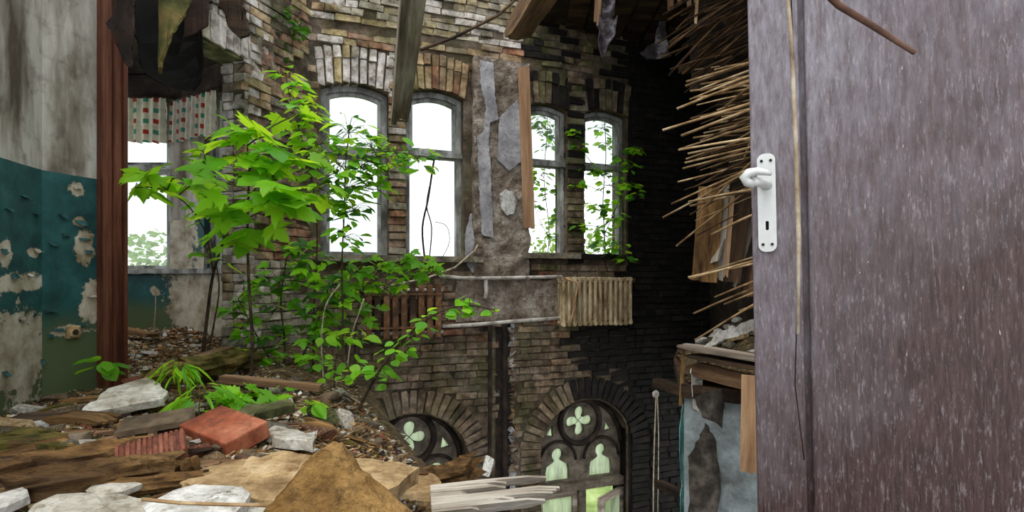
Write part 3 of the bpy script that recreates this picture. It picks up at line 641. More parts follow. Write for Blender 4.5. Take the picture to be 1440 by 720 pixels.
# ------------------------------------------------------------------ the big door
D0 = Vector((0.598, 1.35, 0)); DA = math.radians(25)
M_DOOR = frame((D0.x, D0.y), (math.cos(DA), -math.sin(DA)))
def door_paint():
    t = NT('door_paint'); p = t.n('ShaderNodeTexCoord').outputs['Object']
    sk = t.n('ShaderNodeMapping'); sk.inputs['Rotation'].default_value = (0, 0, math.radians(-14)); sk.inputs['Scale'].default_value = (9, 1.7, 3); t.l(p, sk.inputs[0])
    st = t.noise(sk.outputs[0], 7, 10, 0.72); sc_ = t.noise(t.scaled(sk.outputs[0], (1.0, 0.8, 1)), 22, 6, 0.75); big = t.noise(p, 2.2, 5, 0.6); gr = t.noise(t.scaled(p, (60, 5, 60)), 3, 6, 0.7)
    base = t.ramp(gr, [(0.3, rgb((40, 27, 25))), (0.5, rgb((66, 48, 46))), (0.7, rgb((88, 69, 67)))])
    sep = t.n('ShaderNodeSeparateXYZ'); t.l(p, sep.inputs[0])
    # painted sky sheen and scuff streaks, more near the lock stile and higher up
    zz = t.ramp(t.math('MULTIPLY_ADD', big, 0.9, t.math('MULTIPLY_ADD', sep.outputs[1], 0.42, t.math('MULTIPLY', sep.outputs[0], -0.55))), [(0.5, (0, 0, 0)), (1.3, (1, 1, 1))])
    scuff_sheen = t.math('MULTIPLY', t.math('MULTIPLY_ADD', t.ramp(st, [(0.38, (0, 0, 0)), (0.7, (1, 1, 1))]), 0.75, 0.25), zz)
    col = t.mix(t.math('MINIMUM', scuff_sheen, 0.85), base, rgb((146, 141, 152)))
    scr = t.ramp(sc_, [(0.54, (0, 0, 0)), (0.7, (1, 1, 1))]); col = t.mix(t.math('MULTIPLY', scr, t.math('MULTIPLY_ADD', big, 1.6, -.25)), col, rgb((170, 160, 164)))
    chip = t.ramp(t.noise(t.scaled(sk.outputs[0], (1.6, 1.6, 1)), 9, 5, 0.6), [(0.70, (0, 0, 0)), (0.76, (0.8, 0.8, 0.8))]); col = t.mix(chip, col, rgb((226, 222, 224)))
    t.l(col, t.b.inputs['Base Color']); t.b.inputs['Roughness'].default_value = 0.5; t.b.inputs['Specular IOR Level'].default_value = 0.4
    t.bump(t.math('ADD', gr, t.math('MULTIPLY', st, 0.6)), 0.25, 0.006)
door_paint()
DW, DH, ST = 0.86, 2.05, 0.108
door = struct(empty('door_1', M=M_DOOR @ Matrix.Rotation(math.radians(1.05), 4, 'Z')), 'scuffed dark brown panelled door standing open')
for (u, z, w, h, nm) in ((ST / 2, DH / 2, ST, DH, 'stile'), (DW - ST / 2, DH / 2, ST, DH, 'stile'), (DW / 2, 0.1, DW - 2 * ST, 0.2, 'rail'), (DW / 2, DH - 0.06, DW - 2 * ST, 0.12, 'rail')):
    b = MB(); b.box((u, z, -0.02), (w, h, 0.04)); o = b.build(nm, 'door_paint', door)
    bv = o.modifiers.new('edge', 'BEVEL'); bv.width = 0.004; bv.segments = 2
b = MB(); b.box((DW / 2, DH / 2 + .04, -0.018), (DW - 2 * ST - 0.026, DH - 0.346, 0.02)); pan = b.build('panel', 'door_paint', door); bv = pan.modifiers.new('edge', 'BEVEL'); bv.width = 0.006; bv.segments = 3
b = MB(); b.box((DW / 2, DH / 2, -0.032), (DW - 2 * ST + .01, DH - .3, .008)); b.build('panel_bed', 'door_paint', door)
# lock plate with lever
HU = 0.034; HZ_ = 0.985
def rounded(cx, cz, w, h, r, n=6):
    out = []
    for (sx, sz, a0) in ((1, 1, 0), (-1, 1, PI / 2), (-1, -1, PI), (1, -1, 1.5 * PI)):
        out += [(cx + sx * (w / 2 - r) + r * math.cos(a0 + PI / 2 * k / n), cz + sz * (h / 2 - r) + r * math.sin(a0 + PI / 2 * k / n)) for k in range(n + 1)]
    return out
plate = link('lock_plate', plate_mesh('lock_plate', rounded(HU, HZ_, 0.04, 0.235, 0.016), [rounded(HU, HZ_ - 0.055, 0.007, 0.022, 0.003)], 0.008, 'enamel', 0.008), door)
plate['label'] = 'white enamelled lock plate'
bv = plate.modifiers.new('edge', 'BEVEL'); bv.width = 0.002; bv.segments = 2
for (x, z) in ((-.01, .1), (.01, .1), (-.01, -.1), (.01, -.1)):
    s = MB(); s.tube([(HU + x, HZ_ + z, 0.007), (HU + x, HZ_ + z, 0.0105)], 0.0035, 8); s.build('screw', 'chase_dark', plate)
kh = MB(); kh.box((HU, HZ_ - 0.055, 0.001), (0.008, 0.023, 0.003)); kh.build('keyhole', 'black_hole', plate)
lv = MB(); hz0 = HZ_ + 0.042
lv.tube([(HU, hz0, 0.006), (HU - 0.002, hz0, 0.02), (HU - 0.012, hz0 + 0.001, 0.045), (HU - 0.028, hz0 + 0.003, 0.06)], [0.013, 0.011, 0.0105, 0.012], 12)
lv.tube([(HU - 0.026, hz0 - 0.006, 0.058), (HU - 0.040, hz0 + 0.002, 0.064), (HU - 0.046, hz0 + 0.012, 0.066), (HU - 0.036, hz0 + 0.022, 0.068), (HU - 0.018, hz0 + 0.024, 0.07), (HU + 0.0, hz0 + 0.019, 0.072), (HU + 0.012, hz0 + 0.014, 0.072)], [0.008, 0.0115, 0.012, 0.011, 0.0095, 0.007, 0.004], 12)
lever = lv.build('lever', 'enamel', door, True); lever['label'] = 'white enamelled door lever'
sc2 = MB()
for k in range(7): sc2.tube([(0.30 + 0.02 * k, 0.62 + 0.006 * k, 0.0 - 0.0135), (0.40 + 0.01 * k, 0.606 + 0.0065 * k, -0.0135), (0.62, 0.604 + 0.005 * k, -0.0135)], 0.0012, 4)
sc2.build('scratch', 'chase_dark', door)

# ------------------------------------------------------------------ rubble heap on the floor
EDGE = [(-1.0, 1.6), (0.9, 1.6), (1.15, 0.3), (1.4, -0.12), (1.8, -0.26), (2.5, -0.54), (3.5, -0.95), (4.5, -1.3), (5.5, -1.78), (6.5, -2.4)]
def xedge(y):
    for (y0, x0), (y1, x1) in zip(EDGE, EDGE[1:]):
        if y <= y1: return x0 + (x1 - x0) * max(0, (y - y0)) / (y1 - y0)
    return EDGE[-1][1]
def H(x, y):
    h = 0.17 + 0.05 * fbm(x, y, 1.6, 3)
    h += 0.06 * math.exp(-((y - 1.6) / 0.7) ** 2)
    h += 0.07 * math.exp(-(((x + 1.35) / 0.9) ** 2 + ((y - 2.7) / 0.9) ** 2))
    h -= 0.10 * math.exp(-((x + 2.6) / 0.4) ** 2)
    if y > 4.2: h += 0.07 * min(1, (y - 4.2) / 1.2)
    e = xedge(y) - x                                   # distance inside the broken edge
    if e < 0.5 and y > 1.0: h -= 0.15 * (1 - max(-0.2, e) / 0.5) ** 1.6
    return h
def Hd(x, y): return H(x, y) + 0.022 * fbm(x + 5, y, 7.0, 4) + 0.010 * abs(nz(x * 3, y * 9, 1.0, 6.0))
def rubble_ground():
    t = NT('rubble_ground'); p = t.pos()
    a = t.noise(p, 3.0, 8, 0.65); f = t.noise(t.scaled(p, (0.6, 1.6, 1.0)), 26, 8, 0.7); g = t.noise(p, 90, 4, 0.7)
    c = t.ramp(f, [(0.3, rgb((26, 18, 11))), (0.45, rgb((72, 54, 34))), (0.56, rgb((120, 98, 66))), (0.7, rgb((178, 160, 126)))])
    c = t.mix(t.ramp(a, [(0.5, (0, 0, 0)), (0.66, (0.55, 0.55, 0.55))]), c, rgb((64, 66, 30)))
    chips = t.ramp(g, [(0.62, (0, 0, 0)), (0.68, (1, 1, 1))]); c = t.mix(t.math('MULTIPLY', chips, 0.6), c, rgb((196, 184, 164)))
    t.l(c, t.b.inputs['Base Color']); t.b.inputs['Roughness'].default_value = 0.95
    t.bump(t.math('ADD', f, t.math('MULTIPLY', g, 0.5)), 1.0, 0.03)
rubble_ground()
def inroom(x, y):
    if x > xedge(y) + 0.14 + 0.06 * nz(y * 3, 1.0): return False
    if y < 3.27:
        return x > -2.19 - (y - .32) * 0.188 + 0.01
    # beyond: past the side wall only through the opening
    p = M_SIDE.inverted() @ Vector((x, y, 0))
    if p.z > 0.0: return True
    if y > 5.98: return False
    q = M_B2.inverted() @ Vector((x, y, 0))
    if q.x > 0 and q.z < 0.02: return False
    r = M3.inverted() @ Vector((x, y, 0))
    if r.z < 0: return False
    if p.z > -0.25: return UO0 < p.x < UO1
    return True
gm = MB(); stp = 0.033; nx = int(5.6 / stp); ny = int(5.4 / stp); X0, Y0 = -4.6, 0.62; idx = {}
def gv(i, j):
    if (i, j) not in idx: x = X0 + i * stp; y = Y0 + j * stp; idx[(i, j)] = len(gm.v); gm.v.append((x, y, Hd(x, y)))
    return idx[(i, j)]
for i in range(nx):
    for j in range(ny):
        if inroom(X0 + (i + .5) * stp, Y0 + (j + .5) * stp):
            gm.f.append((gv(i, j), gv(i + 1, j), gv(i + 1, j + 1), gv(i, j + 1))); gm.m.append(0)
rb = gm.build('rubble_bed', 'rubble_ground', None, False); rb['kind'] = 'stuff'; tag(rb, 'loose dirt, splinters and plaster crumbs covering the floor', 'rubble')
def G(px, py, lift=0.0):
    r = ray(px, py); d = 0.9
    while d < 6.5:
        p = EYE + r * d
        if p.z < H(p.x, p.y) + lift: return p
        d += 0.01
    return EYE + r * 6.5

# chunk shapes shared by the small rubble
def chunk_mesh(name, seed, ax=(1, 1, 1), n=16, flat=False):
    r = random.Random(seed); b = bmesh.new()
    for _ in range(n):
        v = Vector((r.uniform(-1, 1), r.uniform(-1, 1), r.uniform(-1, 1)))
        m = max(abs(c) for c in v); v = v / m * r.uniform(0.85, 1.0) if not flat else Vector((v.x, v.y, (1 if v.z > 0 else -1) * r.uniform(.7, 1)))
        b.verts.new((v.x * ax[0], v.y * ax[1], v.z * ax[2]))
    bmesh.ops.convex_hull(b, input=b.verts)
    for v in [v for v in b.verts if not v.link_faces]: b.verts.remove(v)
    me = bpy.data.meshes.new(name); b.to_mesh(me); b.free(); me.materials.append(MATS['concrete']); return me
CH = {'stone': [chunk_mesh('stone', i, (1, 0.8, 0.62)) for i in range(8)], 'flake': [chunk_mesh('flake', 50 + i, (1, 0.75, 0.2), 14, True) for i in range(8)],
      'block': [chunk_mesh('block', 90 + i, (1, 0.5, 0.33), 26) for i in range(5)]}
def put(name, kind, x, y, size, m, label, cat, group=None, rz=None, tilt=0.3, lift=0.3, z=None):
    r = rr; me = r.choice(CH[kind]); o = link(name, me); o.scale = (size,) * 3
    o.rotation_euler = (r.uniform(-tilt, tilt), r.uniform(-tilt, tilt), r.uniform(0, 6.28) if rz is None else rz)
    zz = (Hd(x, y) if z is None else z); o.location = (x, y, zz + size * (0.62 if kind == 'stone' else 0.2 if kind == 'flake' else 0.33) * lift)
    o.material_slots[0].link = 'OBJECT'; o.material_slots[0].material = MATS[m]
    return tag(o, label, cat, group)
def onto(px, py, kind, wpx, m, name, label, cat, group=None, **k):
    p = G(px, py); put(name, kind, p.x, p.y, wpx / 2 * p.y / FPX, m, label, cat, group, **k)

def slab(name, pts, label, cat, m, th=0.03, lift=0.02, tilt=(0, 0), c=None, rough=0.010, group=None, depth=None):
    """a slab whose upper face has the outline pts (pixels) on a plane lying on the heap"""
    cx = sum(p[0] for p in pts) / len(pts); cy = sum(p[1] for p in pts) / len(pts)
    g = G(*(c or (cx, cy)), lift) if depth is None else P(cx, cy, depth)
    n = Vector((tilt[0], tilt[1], 1)).normalized(); top = []
    for px, py in pts:
        r = ray(px, py); t = (g - EYE).dot(n) / r.dot(n); top.append(EYE + r * t)
    ctr = sum(top, Vector()) / len(top); rough = min(rough, .045 * max((q - ctr).length for q in top)); rnd = random.Random(len(pts) * 7 + int(pts[0][0]))
    # resample the outline finely and roughen it
    ring = []
    for a, b in zip(top, top[1:] + top[:1]):
        k = max(1, int((b - a).length / 0.035))
        for i in range(k):
            q = a.lerp(b, i / k)
            if i: q += Vector((rnd.uniform(-1, 1), rnd.uniform(-1, 1), 0)) * rough * 1.4
            ring.append(q)
    mb = MB(); k = len(ring); off = -n * th
    inner = [ctr + (q - ctr) * 0.88 + n * (0.003 + rnd.uniform(0, rough * .6)) for q in ring]; mid = [ctr + (q - ctr) * 0.5 + n * (0.004 + rnd.uniform(0, rough * .7)) for q in ring]
    low = [q + off + Vector((rnd.uniform(-1, 1), rnd.uniform(-1, 1), 0)) * rough for q in ring]
    vs = ring + inner + mid + low + [ctr + n * 0.008, ctr + off]; f = []
    for i in range(k):
        j = (i + 1) % k
        f += [(i, j, k + j, k + i), (k + i, k + j, 2 * k + j, 2 * k + i), (2 * k + i, 2 * k + j, 4 * k), (3 * k + i, 3 * k + j, j, i), (3 * k + j, 3 * k + i, 4 * k + 1)]
    mb.add(vs, f); o = mb.build(name, m); centre(o); return tag(o, label, cat, group)
def plank(name, p0, p1, w, t, m, label, cat, seed=1, jag=(0.0, 0.0), roll=0.0, strips=5, bend=0.0, group=None):
    p0, p1 = Vector(p0), Vector(p1); L = (p1 - p0).length; r = random.Random(seed); mb = MB(); ns = 6
    prof = [r.uniform(-.0012, .0012) for _ in range(strips)]
    for s in range(strips):
        y0 = -w / 2 + w * s / strips; y1 = y0 + w / strips; a = jag[0] * r.random(); b = L - jag[1] * r.random(); vs = []
        for k in range(ns + 1):
            x = a + (b - a) * k / ns; bz = bend * math.sin(PI * x / L) + 0.12 * t * nz(x * 4, s * 0.35, seed)
            hz = t / 2 + prof[s] * (jag[0] + jag[1] > 0); tp = 1.0 if 0 < k < ns or (jag[0] if k == 0 else jag[1]) == 0 else 0.3
            vs += [(x, y0, -hz * tp + bz), (x, y1, -hz * tp + bz), (x, y1, hz * tp + bz), (x, y0, hz * tp + bz)]
        f = [(k * 4 + q, k * 4 + (q + 1) % 4, k * 4 + 4 + (q + 1) % 4, k * 4 + 4 + q) for k in range(ns) for q in range(4)] + [(3, 2, 1, 0), (ns * 4, ns * 4 + 1, ns * 4 + 2, ns * 4 + 3)]
        mb.add(vs, f)
    o = mb.build(name, m); x = (p1 - p0).normalized(); up = Vector((0, 0, 1)) if abs(x.z) < 0.95 else Vector((0, -1, 0))
    y = up.cross(x).normalized(); z = x.cross(y); o.matrix_world = Matrix.Translation(p0) @ Matrix((x, y, z)).transposed().to_4x4() @ Matrix.Rotation(roll, 4, 'X')
    return tag(o, label, cat, group)
def log(name, pts, r0, r1, m, label, cat='log', seed=1, group=None, lump=0.25):
    """rotten log with lengthwise fibre ridges and ragged ends"""
    q = []
    for a, b in zip(pts, pts[1:]): q += [Vector(a).lerp(Vector(b), i / 8) for i in range(8)]
    q.append(Vector(pts[-1])); n = len(q); N = 22; mb = MB(); mb.tube(q, [r0 + (r1 - r0) * i / (n - 1) for i in range(n)], N); rn = random.Random(seed); ax = (q[-1] - q[0]).normalized()
    ends = [[rn.uniform(-.5, 1.4) * r0 for _ in range(N)] for _ in range(2)]; vs = []
    for k, v in enumerate(mb.v):
        i, j = divmod(k, N); c = q[min(i, n - 1)]; v = Vector(v); w = v - c; th = 2 * PI * j / N
        f = 1 + lump * 1.3 * noise.noise(Vector((math.cos(th) * 2.6, math.sin(th) * 2.6, i * .16 + seed * 7.1))) + lump * .7 * noise.noise(Vector((math.cos(th) * 7, math.sin(th) * 7, i * .25 + seed)))
        p = c + w * f
        if i == 0: p -= ax * ends[0][j]
        if i == n - 1: p += ax * ends[1][j]
        vs.append(tuple(p))
    mb.v = vs; o = mb.build(name, m); centre(o); return tag(o, label, cat, group)

# --- foreground slabs
slab('stone_slab', [(246, 676), (286, 658), (330, 646), (430, 641), (525, 645), (590, 657), (568, 674), (532, 700), (440, 704), (352, 700), (290, 690)], 'wide tan sandy slab lying behind the upright triangular shard', 'slab', 'slab_tan', 0.045, 0.045, rough=0.008)
slab('stone_slab', [(535, 700), (562, 676), (590, 661), (612, 668), (622, 690), (618, 704), (580, 704)], 'tan stone slab with a crumbly top beside the pale splintered plank', 'slab', 'slab_tan', 0.045, 0.05, rough=0.01)
slab('plaster_slab', [(200, 712), (243, 690), (275, 681), (340, 684), (352, 694), (345, 706), (330, 722), (215, 724)], 'white painted slab under the long thin stick', 'slab', 'white_plaster', 0.05, 0.06)
slab('plaster_slab', [(40, 718), (72, 698), (110, 693), (200, 702), (262, 712), (290, 735), (30, 740)], 'pale grey slab with dirt smudges at the foot of the rotten log', 'slab', 'slab_grey', 0.04, 0.05)
slab('plaster_slab', [(-20, 700), (38, 684), (41, 697), (10, 712), (-25, 722)], 'thin white board fragment lying by the end of the rotten log', 'slab', 'white_plaster', 0.02, 0.05)
slab('plaster_slab', [(113, 580), (152, 546), (170, 541), (205, 531), (218, 536), (236, 550), (230, 560), (180, 570), (122, 582)], 'large broken plaster slab leaning near the door casing', 'slab', 'slab_grey', 0.03, 0.09, tilt=(0.0, -0.18))
slab('plaster_slab', [(262, 716), (300, 700), (352, 694), (395, 700), (388, 716), (380, 740), (270, 740)], 'broken white corner piece wedged against the upright triangular shard', 'slab', 'slab_grey', 0.04, 0.03)
slab('stone_slab', [(330, 668), (352, 640), (400, 634), (438, 640), (420, 662), (372, 672)], 'smaller tan slab piece with a rough crust behind the upright shard', 'slab', 'slab_tan', 0.03, 0.05, rough=0.012)
slab('plaster_slab', [(120, 690), (140, 676), (168, 672), (200, 680), (176, 690), (140, 697)], 'thin whitish wedge lying before the rotten tan log', 'slab', 'slab_grey', 0.014, 0.05)
slab('concrete_slab', [(318, 585), (350, 570), (410, 562), (412, 570), (368, 580), (335, 596)], 'long grey-green slab edge behind the orange-red brick', 'slab', 'concrete_moss', 0.03, 0.07)
slab('concrete_slab', [(372, 608), (384, 599), (420, 606), (444, 614), (440, 622), (396, 618)], 'cream flat stone piled behind the upright shard', 'slab', 'slab_grey', 0.03, 0.07)
# upright triangular shard
tri = [P(452, 632, 1.22), P(470, 637, 1.22), P(490, 668, 1.21), P(520, 690, 1.2), P(568, 735, 1.18), P(350, 740, 1.18), P(384, 704, 1.19), P(405, 680, 1.2), P(432, 645, 1.22)]
mb = MB(); ring = []
for a, b in zip(tri, tri[1:] + tri[:1]):
    for i in range(4): ring.append(a.lerp(b, i / 4) + Vector((rr.uniform(-1, 1), 0, rr.uniform(-1, 1))) * 0.003)
mb.prism(ring, (0.01, 0.045, 0.004)); o = mb.build('stone_shard', 'slab_ochre'); centre(o); tag(o, 'upright triangular ochre shard of stone', 'stone')
# --- fired clay pieces
def brick_thing(name, px, py, L, W_, Hh, rz, tilt, m, label, lift=0.0, holes=False, ridges=0):
    g = G(px, py, lift); root = empty(name, g); root.rotation_euler = (tilt[0], tilt[1], rz); tag(root, label, 'brick')
    b = MB()
    if holes:
        me = plate_mesh('body', rect(-L / 2, L / 2, -Hh / 2, Hh / 2), [rect(-L * .40, -L * .06, -Hh * .28, Hh * .28), rect(L * .06, L * .40, -Hh * .28, Hh * .28)], W_, m, W_ / 2)
        me.transform(Matrix.Rotation(PI / 2, 4, 'X')); link('body', me, root)
        c = MB(); c.box((0, W_ * .3, 0), (L * .9, 0.02, Hh * .8)); c.build('inner_web', 'clay_dark', root)
    else:
        b.box((0, 0, 0), (L, W_, Hh)); o = b.build('body', m, root); bv = o.modifiers.new('e', 'BEVEL'); bv.width = 0.006; bv.segments = 2
    for k in range(ridges):
        r_ = MB(); r_.box((-L / 2 + L * (k + .5) / ridges, 0, Hh / 2 + 0.002), (L / ridges * .6, W_ * .96, 0.005)); r_.build('ridge', m, root)
    return root
brick_thing('clay_brick', 316, 606, 0.25, 0.15, 0.06, math.radians(-30), (0.26, 0.10), 'clay_red', 'large orange-red glazed brick lying flat on the heap', 0.045)
brick_thing('clay_brick', 214, 640, 0.17, 0.105, 0.05, math.radians(30), (0.38, -0.16), 'clay_dark', 'small dark red brick with ridged top', 0.055, ridges=13)
brick_thing('hollow_brick', 222, 606, 0.21, 0.14, 0.085, math.radians(22), (0.12, -0.1), 'clay_grey', 'grey-brown hollow brick with two square holes', 0.03, holes=True)
def lump(px, py, kind, wpx, m, name, label, cat, rz=None, lift=0.5, tilt=0.3): onto(px, py, kind, wpx, m, name, label, cat, None, rz=rz, lift=lift, tilt=tilt)
lump(272, 645, 'block', 58, 'clay_dark', 'brick_fragment', 'broken reddish brick half beside the ridged brick', 'brick', 0.9)
lump(304, 652, 'stone', 34, 'slab_tan', 'stone', 'tan corner stone at the foot of the orange-red brick', 'stone')
lump(362, 628, 'stone', 30, 'concrete_moss', 'stone', 'mossy rounded stone under the corner of the orange-red brick', 'stone')
lump(388, 612, 'block', 64, 'brick_grey', 'brick_fragment', 'pale brick fragment behind the upright shard', 'brick', 2.9)
lump(422, 630, 'flake', 52, 'slab_tan', 'stone_flake', 'flat tan flake right behind the tip of the upright shard', 'stone', 3.0)
lump(455, 596, 'block', 62, 'concrete_moss', 'brick_fragment', 'greenish brick fragment standing below the low leafy branch', 'brick', 2.3, 0.8, 0.6)
lump(486, 596, 'block', 44, 'slab_grey', 'stone', 'slim pale stone leaning at the broken edge', 'stone', 2.0, 0.8, 0.9)
lump(330, 566, 'flake', 92, 'concrete_moss', 'concrete_slab', 'mossy flat slab beneath the narrow plank', 'slab', 0.1)
lump(372, 578, 'flake', 82, 'slab_grey', 'concrete_slab', 'long grey slab tilted over the mossy stones', 'slab', 0.5, 1.0, 0.4)
lump(350, 592, 'block', 60, 'clay_grey', 'brick_fragment', 'dull brown brick under the tilted grey slab', 'brick', 0.2)
lump(470, 560, 'flake', 50, 'slab_grey', 'concrete_slab', 'pale flat slab in the shade of the shrub', 'slab', 0.2)
lump(395, 552, 'flake', 66, 'white_plaster', 'plaster_slab', 'whitish plaster plate behind the tilted grey slab', 'slab', 0.1)
lump(42, 582, 'block', 46, 'slab_grey', 'stone', 'angular grey stone lying at the foot of the teal wall', 'stone', 0.5, 0.8)
lump(22, 610, 'block', 70, 'slab_tan', 'stone', 'tan angular stone beside the grey one by the teal wall', 'stone', 0.2, 0.8)
lump(52, 606, 'stone', 40, 'white_plaster', 'plaster_chunk', 'white and pink mottled plaster chunk lying near the teal wall', 'plaster')
lump(180, 692, 'flake', 60, 'slab_grey', 'plaster_slab', 'small pale wedge of plaster propped against the rotten log', 'slab', 0.2, 0.9, 0.5)
lump(686, 668, 'block', 30, 'white_plaster', 'stone', 'white stone standing on the pale splintered plank', 'stone', 1.2, 1.6, 0.9)
lump(208, 500, 'flake', 26, 'white_plaster', 'plaster_chunk', 'bluish white fragment in the litter of the bay', 'plaster', 0.6, 1.5)
lump(402, 692, 'stone', 20, 'slab_tan', 'stone', 'pebble between the upright shard and tan slab', 'stone')
# --- timbers on the heap
log('rotten_log', [G(20, 690, .05), G(100, 676, .06), G(180, 664, .06), G(232, 655, .05)], 0.035, 0.04, 'wood_rot', 'rotten tan log lying behind the white slabs', seed=2, lump=0.5)
log('rotten_log', [G(-20, 672, .05), G(60, 655, .05), G(140, 645, .05), G(200, 632, .04)], 0.038, 0.03, 'wood_rot', 'crumbling brown log behind the rotten tan log', seed=5, lump=0.6)
log('rotten_log', [G(110, 690, .03), G(170, 688, .035), G(280, 676, .03)], 0.02, 0.025, 'wood_rot', 'thin rotten timber between the white slabs and tan slab', seed=9, lump=0.5)
log('rotten_log', [G(215, 535, .08), G(262, 523, .1), G(310, 512, .1), G(352, 500, .1)], 0.055, 0.06, 'wood_moss', 'moss-covered log beside the large plaster slab', seed=4, lump=0.45)
plank('timber', G(255, 515, .12), G(325, 492, .14), 0.08, 0.06, 'wood_beam', 'squared brown timber resting on the mossy log', 'timber', 3)
plank('plank', G(312, 532, .06), G(452, 545, .06), 0.07, 0.03, 'wood_beam', 'narrow brown plank lying under the maple stem', 'plank', 4)
plank('plank', G(20, 590, .03), G(110, 588, .04), 0.12, 0.025, 'wood_dark', 'dark board lying along the peeling teal wall', 'plank', 5, (0, .06))
plank('plank', G(70, 585, .06), G(170, 592, .05), 0.1, 0.03, 'wood_rot', 'split brown board in front of the plaster slab', 'plank', 6, (.05, .1))
plank('plank', G(150, 600, .04), G(255, 585, .05), 0.11, 0.03, 'wood_rot', 'weathered board lying behind the hollow brick', 'plank', 8, (.08, .05))
plank('plank', G(225, 668, .04), G(262, 645, .05), 0.1, 0.04, 'wood_rot', 'splintered board end under the ridged brick', 'plank', 9, (.1, .02), strips=9)
plank('plank', G(170, 462, .12), G(215, 472, .1), 0.12, 0.03, 'wood_rot', 'bent board lying under the bay window', 'plank', 11)
plank('pale_plank', G(606, 706, .05), P(798, 686, 1.66), 0.105, 0.03, 'wood_pale', 'pale weathered plank with splintered end jutting over the void', 'plank', 14, (0.0, 0.3), roll=0.4, strips=13)
log('split_log', [G(592, 676, .05), G(610, 672, .05), P(656, 662, 1.85)], 0.03, 0.042, 'wood_rot', 'short split log with splintered end at the broken edge', seed=15, lump=.5)
mb = MB(); mb.tube([G(200, 702, .11), G(250, 707, .115), G(300, 709, .115), G(388, 711, .10)], 0.004, 6); o = mb.build('stick', 'reed'); centre(o); tag(o, 'long thin brown stick lying across the white slab', 'stick')
for k in range(9):
    g = G(610 + rr.uniform(-12, 16), 668 + rr.uniform(-6, 6), .04); mb = MB(); a = rr.uniform(0, 3.1); d = Vector((math.cos(a) * .1, math.sin(a) * .06, rr.uniform(-.02, .05)))
    mb.tube([g - d * .5, g + Vector((0, 0, .015)), g + d * .5], 0.004, 5); o = mb.build('dry_twig', 'twig_pale' if k % 2 else 'wood_rot'); centre(o); tag(o, 'dry twig in the small heap beside the split log', 'twig', 'dry twigs by the split log')
# --- scattered rubble, built piece by piece
WORD = {'concrete': 'dull grey', 'brick_grey': 'pale grey', 'slab_tan': 'tan', 'clay_grey': 'grey-brown', 'brick_tan': 'light brown', 'slab_grey': 'pale grey', 'white_plaster': 'white', 'clay_dark': 'dark red', 'brick_red': 'red', 'brick_brown': 'brown', 'litter': 'rusty brown', 'wood_rot': 'tan', 'wood_dark': 'dark', 'wood_pale': 'bleached', 'wood_beam': 'brown', 'wood_moss': 'mossy'}
def scatter(n, name, kind, label, cat, group, mats, size, region, lift=0.35, tilt=0.35, seed=1):
    r = random.Random(seed); k = 0; tries = 0
    while k < n and tries < n * 60:
        tries += 1; px = r.uniform(region[0], region[1]); py = r.uniform(region[2], region[3]); p = G(px, py)
        if p.y > 6.1 or not inroom(p.x, p.y) or p.x > xedge(p.y) - .03: continue
        m_ = r.choice(mats); put(name, kind, p.x, p.y, r.uniform(*size), m_, label.replace('COLOUR', WORD[m_]), cat, group + ', ' + WORD[m_], lift=lift, tilt=tilt); k += 1
scatter(55, 'rubble_stone', 'stone', 'small COLOUR angular stone among the rubble', 'stone', 'small stones in the rubble', ['concrete', 'brick_grey', 'slab_tan', 'clay_grey', 'brick_tan'], (0.015, 0.045), (0, 560, 520, 680), seed=21)
scatter(70, 'plaster_flake', 'flake', 'small COLOUR plaster flake among the rubble', 'plaster', 'plaster flakes in the rubble', ['slab_grey', 'white_plaster', 'slab_tan', 'concrete'], (0.02, 0.055), (0, 540, 500, 690), lift=0.9, seed=22)
scatter(22, 'brick_fragment', 'block', 'broken COLOUR brick fragment among the rubble', 'brick', 'brick fragments in the rubble', ['clay_dark', 'brick_red', 'clay_grey', 'brick_brown'], (0.035, 0.075), (60, 540, 530, 660), lift=0.7, seed=23)
scatter(60, 'litter_flake', 'flake', 'curled COLOUR scrap in the litter under the bay window', 'litter', 'dry litter on the bay floor', ['litter', 'litter', 'slab_tan', 'white_plaster'], (0.02, 0.05), (172, 300, 462, 510), lift=1.2, tilt=0.7, seed=24)
r = random.Random(31)
for k in range(90):
    px, py = (r.uniform(0, 520), r.uniform(520, 690)); p = G(px, py, .03)
    if p.y > 4.2 or not inroom(p.x, p.y) or p.x > xedge(p.y) - .1: continue
    a = r.gauss(0.25, 0.4); L = r.uniform(0.06, 0.32); d = Vector((math.cos(a), math.sin(a), 0)) * L / 2
    q0, q1 = p - d, p + d; q0.z = Hd(q0.x, q0.y) + r.uniform(0, .03); q1.z = Hd(q1.x, q1.y) + r.uniform(0, .03)
    w = r.uniform(.008, .03)
    m_ = r.choice(['wood_rot', 'wood_rot', 'wood_dark', 'wood_pale', 'wood_beam'])
    plank('wood_splinter', q0, q1, w, w * .5, m_, 'thin %s splinter of wood among the rubble' % WORD[m_], 'splinter', k, (L * .3, L * .3), r.uniform(-.6, .6), 3, group='wood splinters in the rubble, ' + WORD[m_])

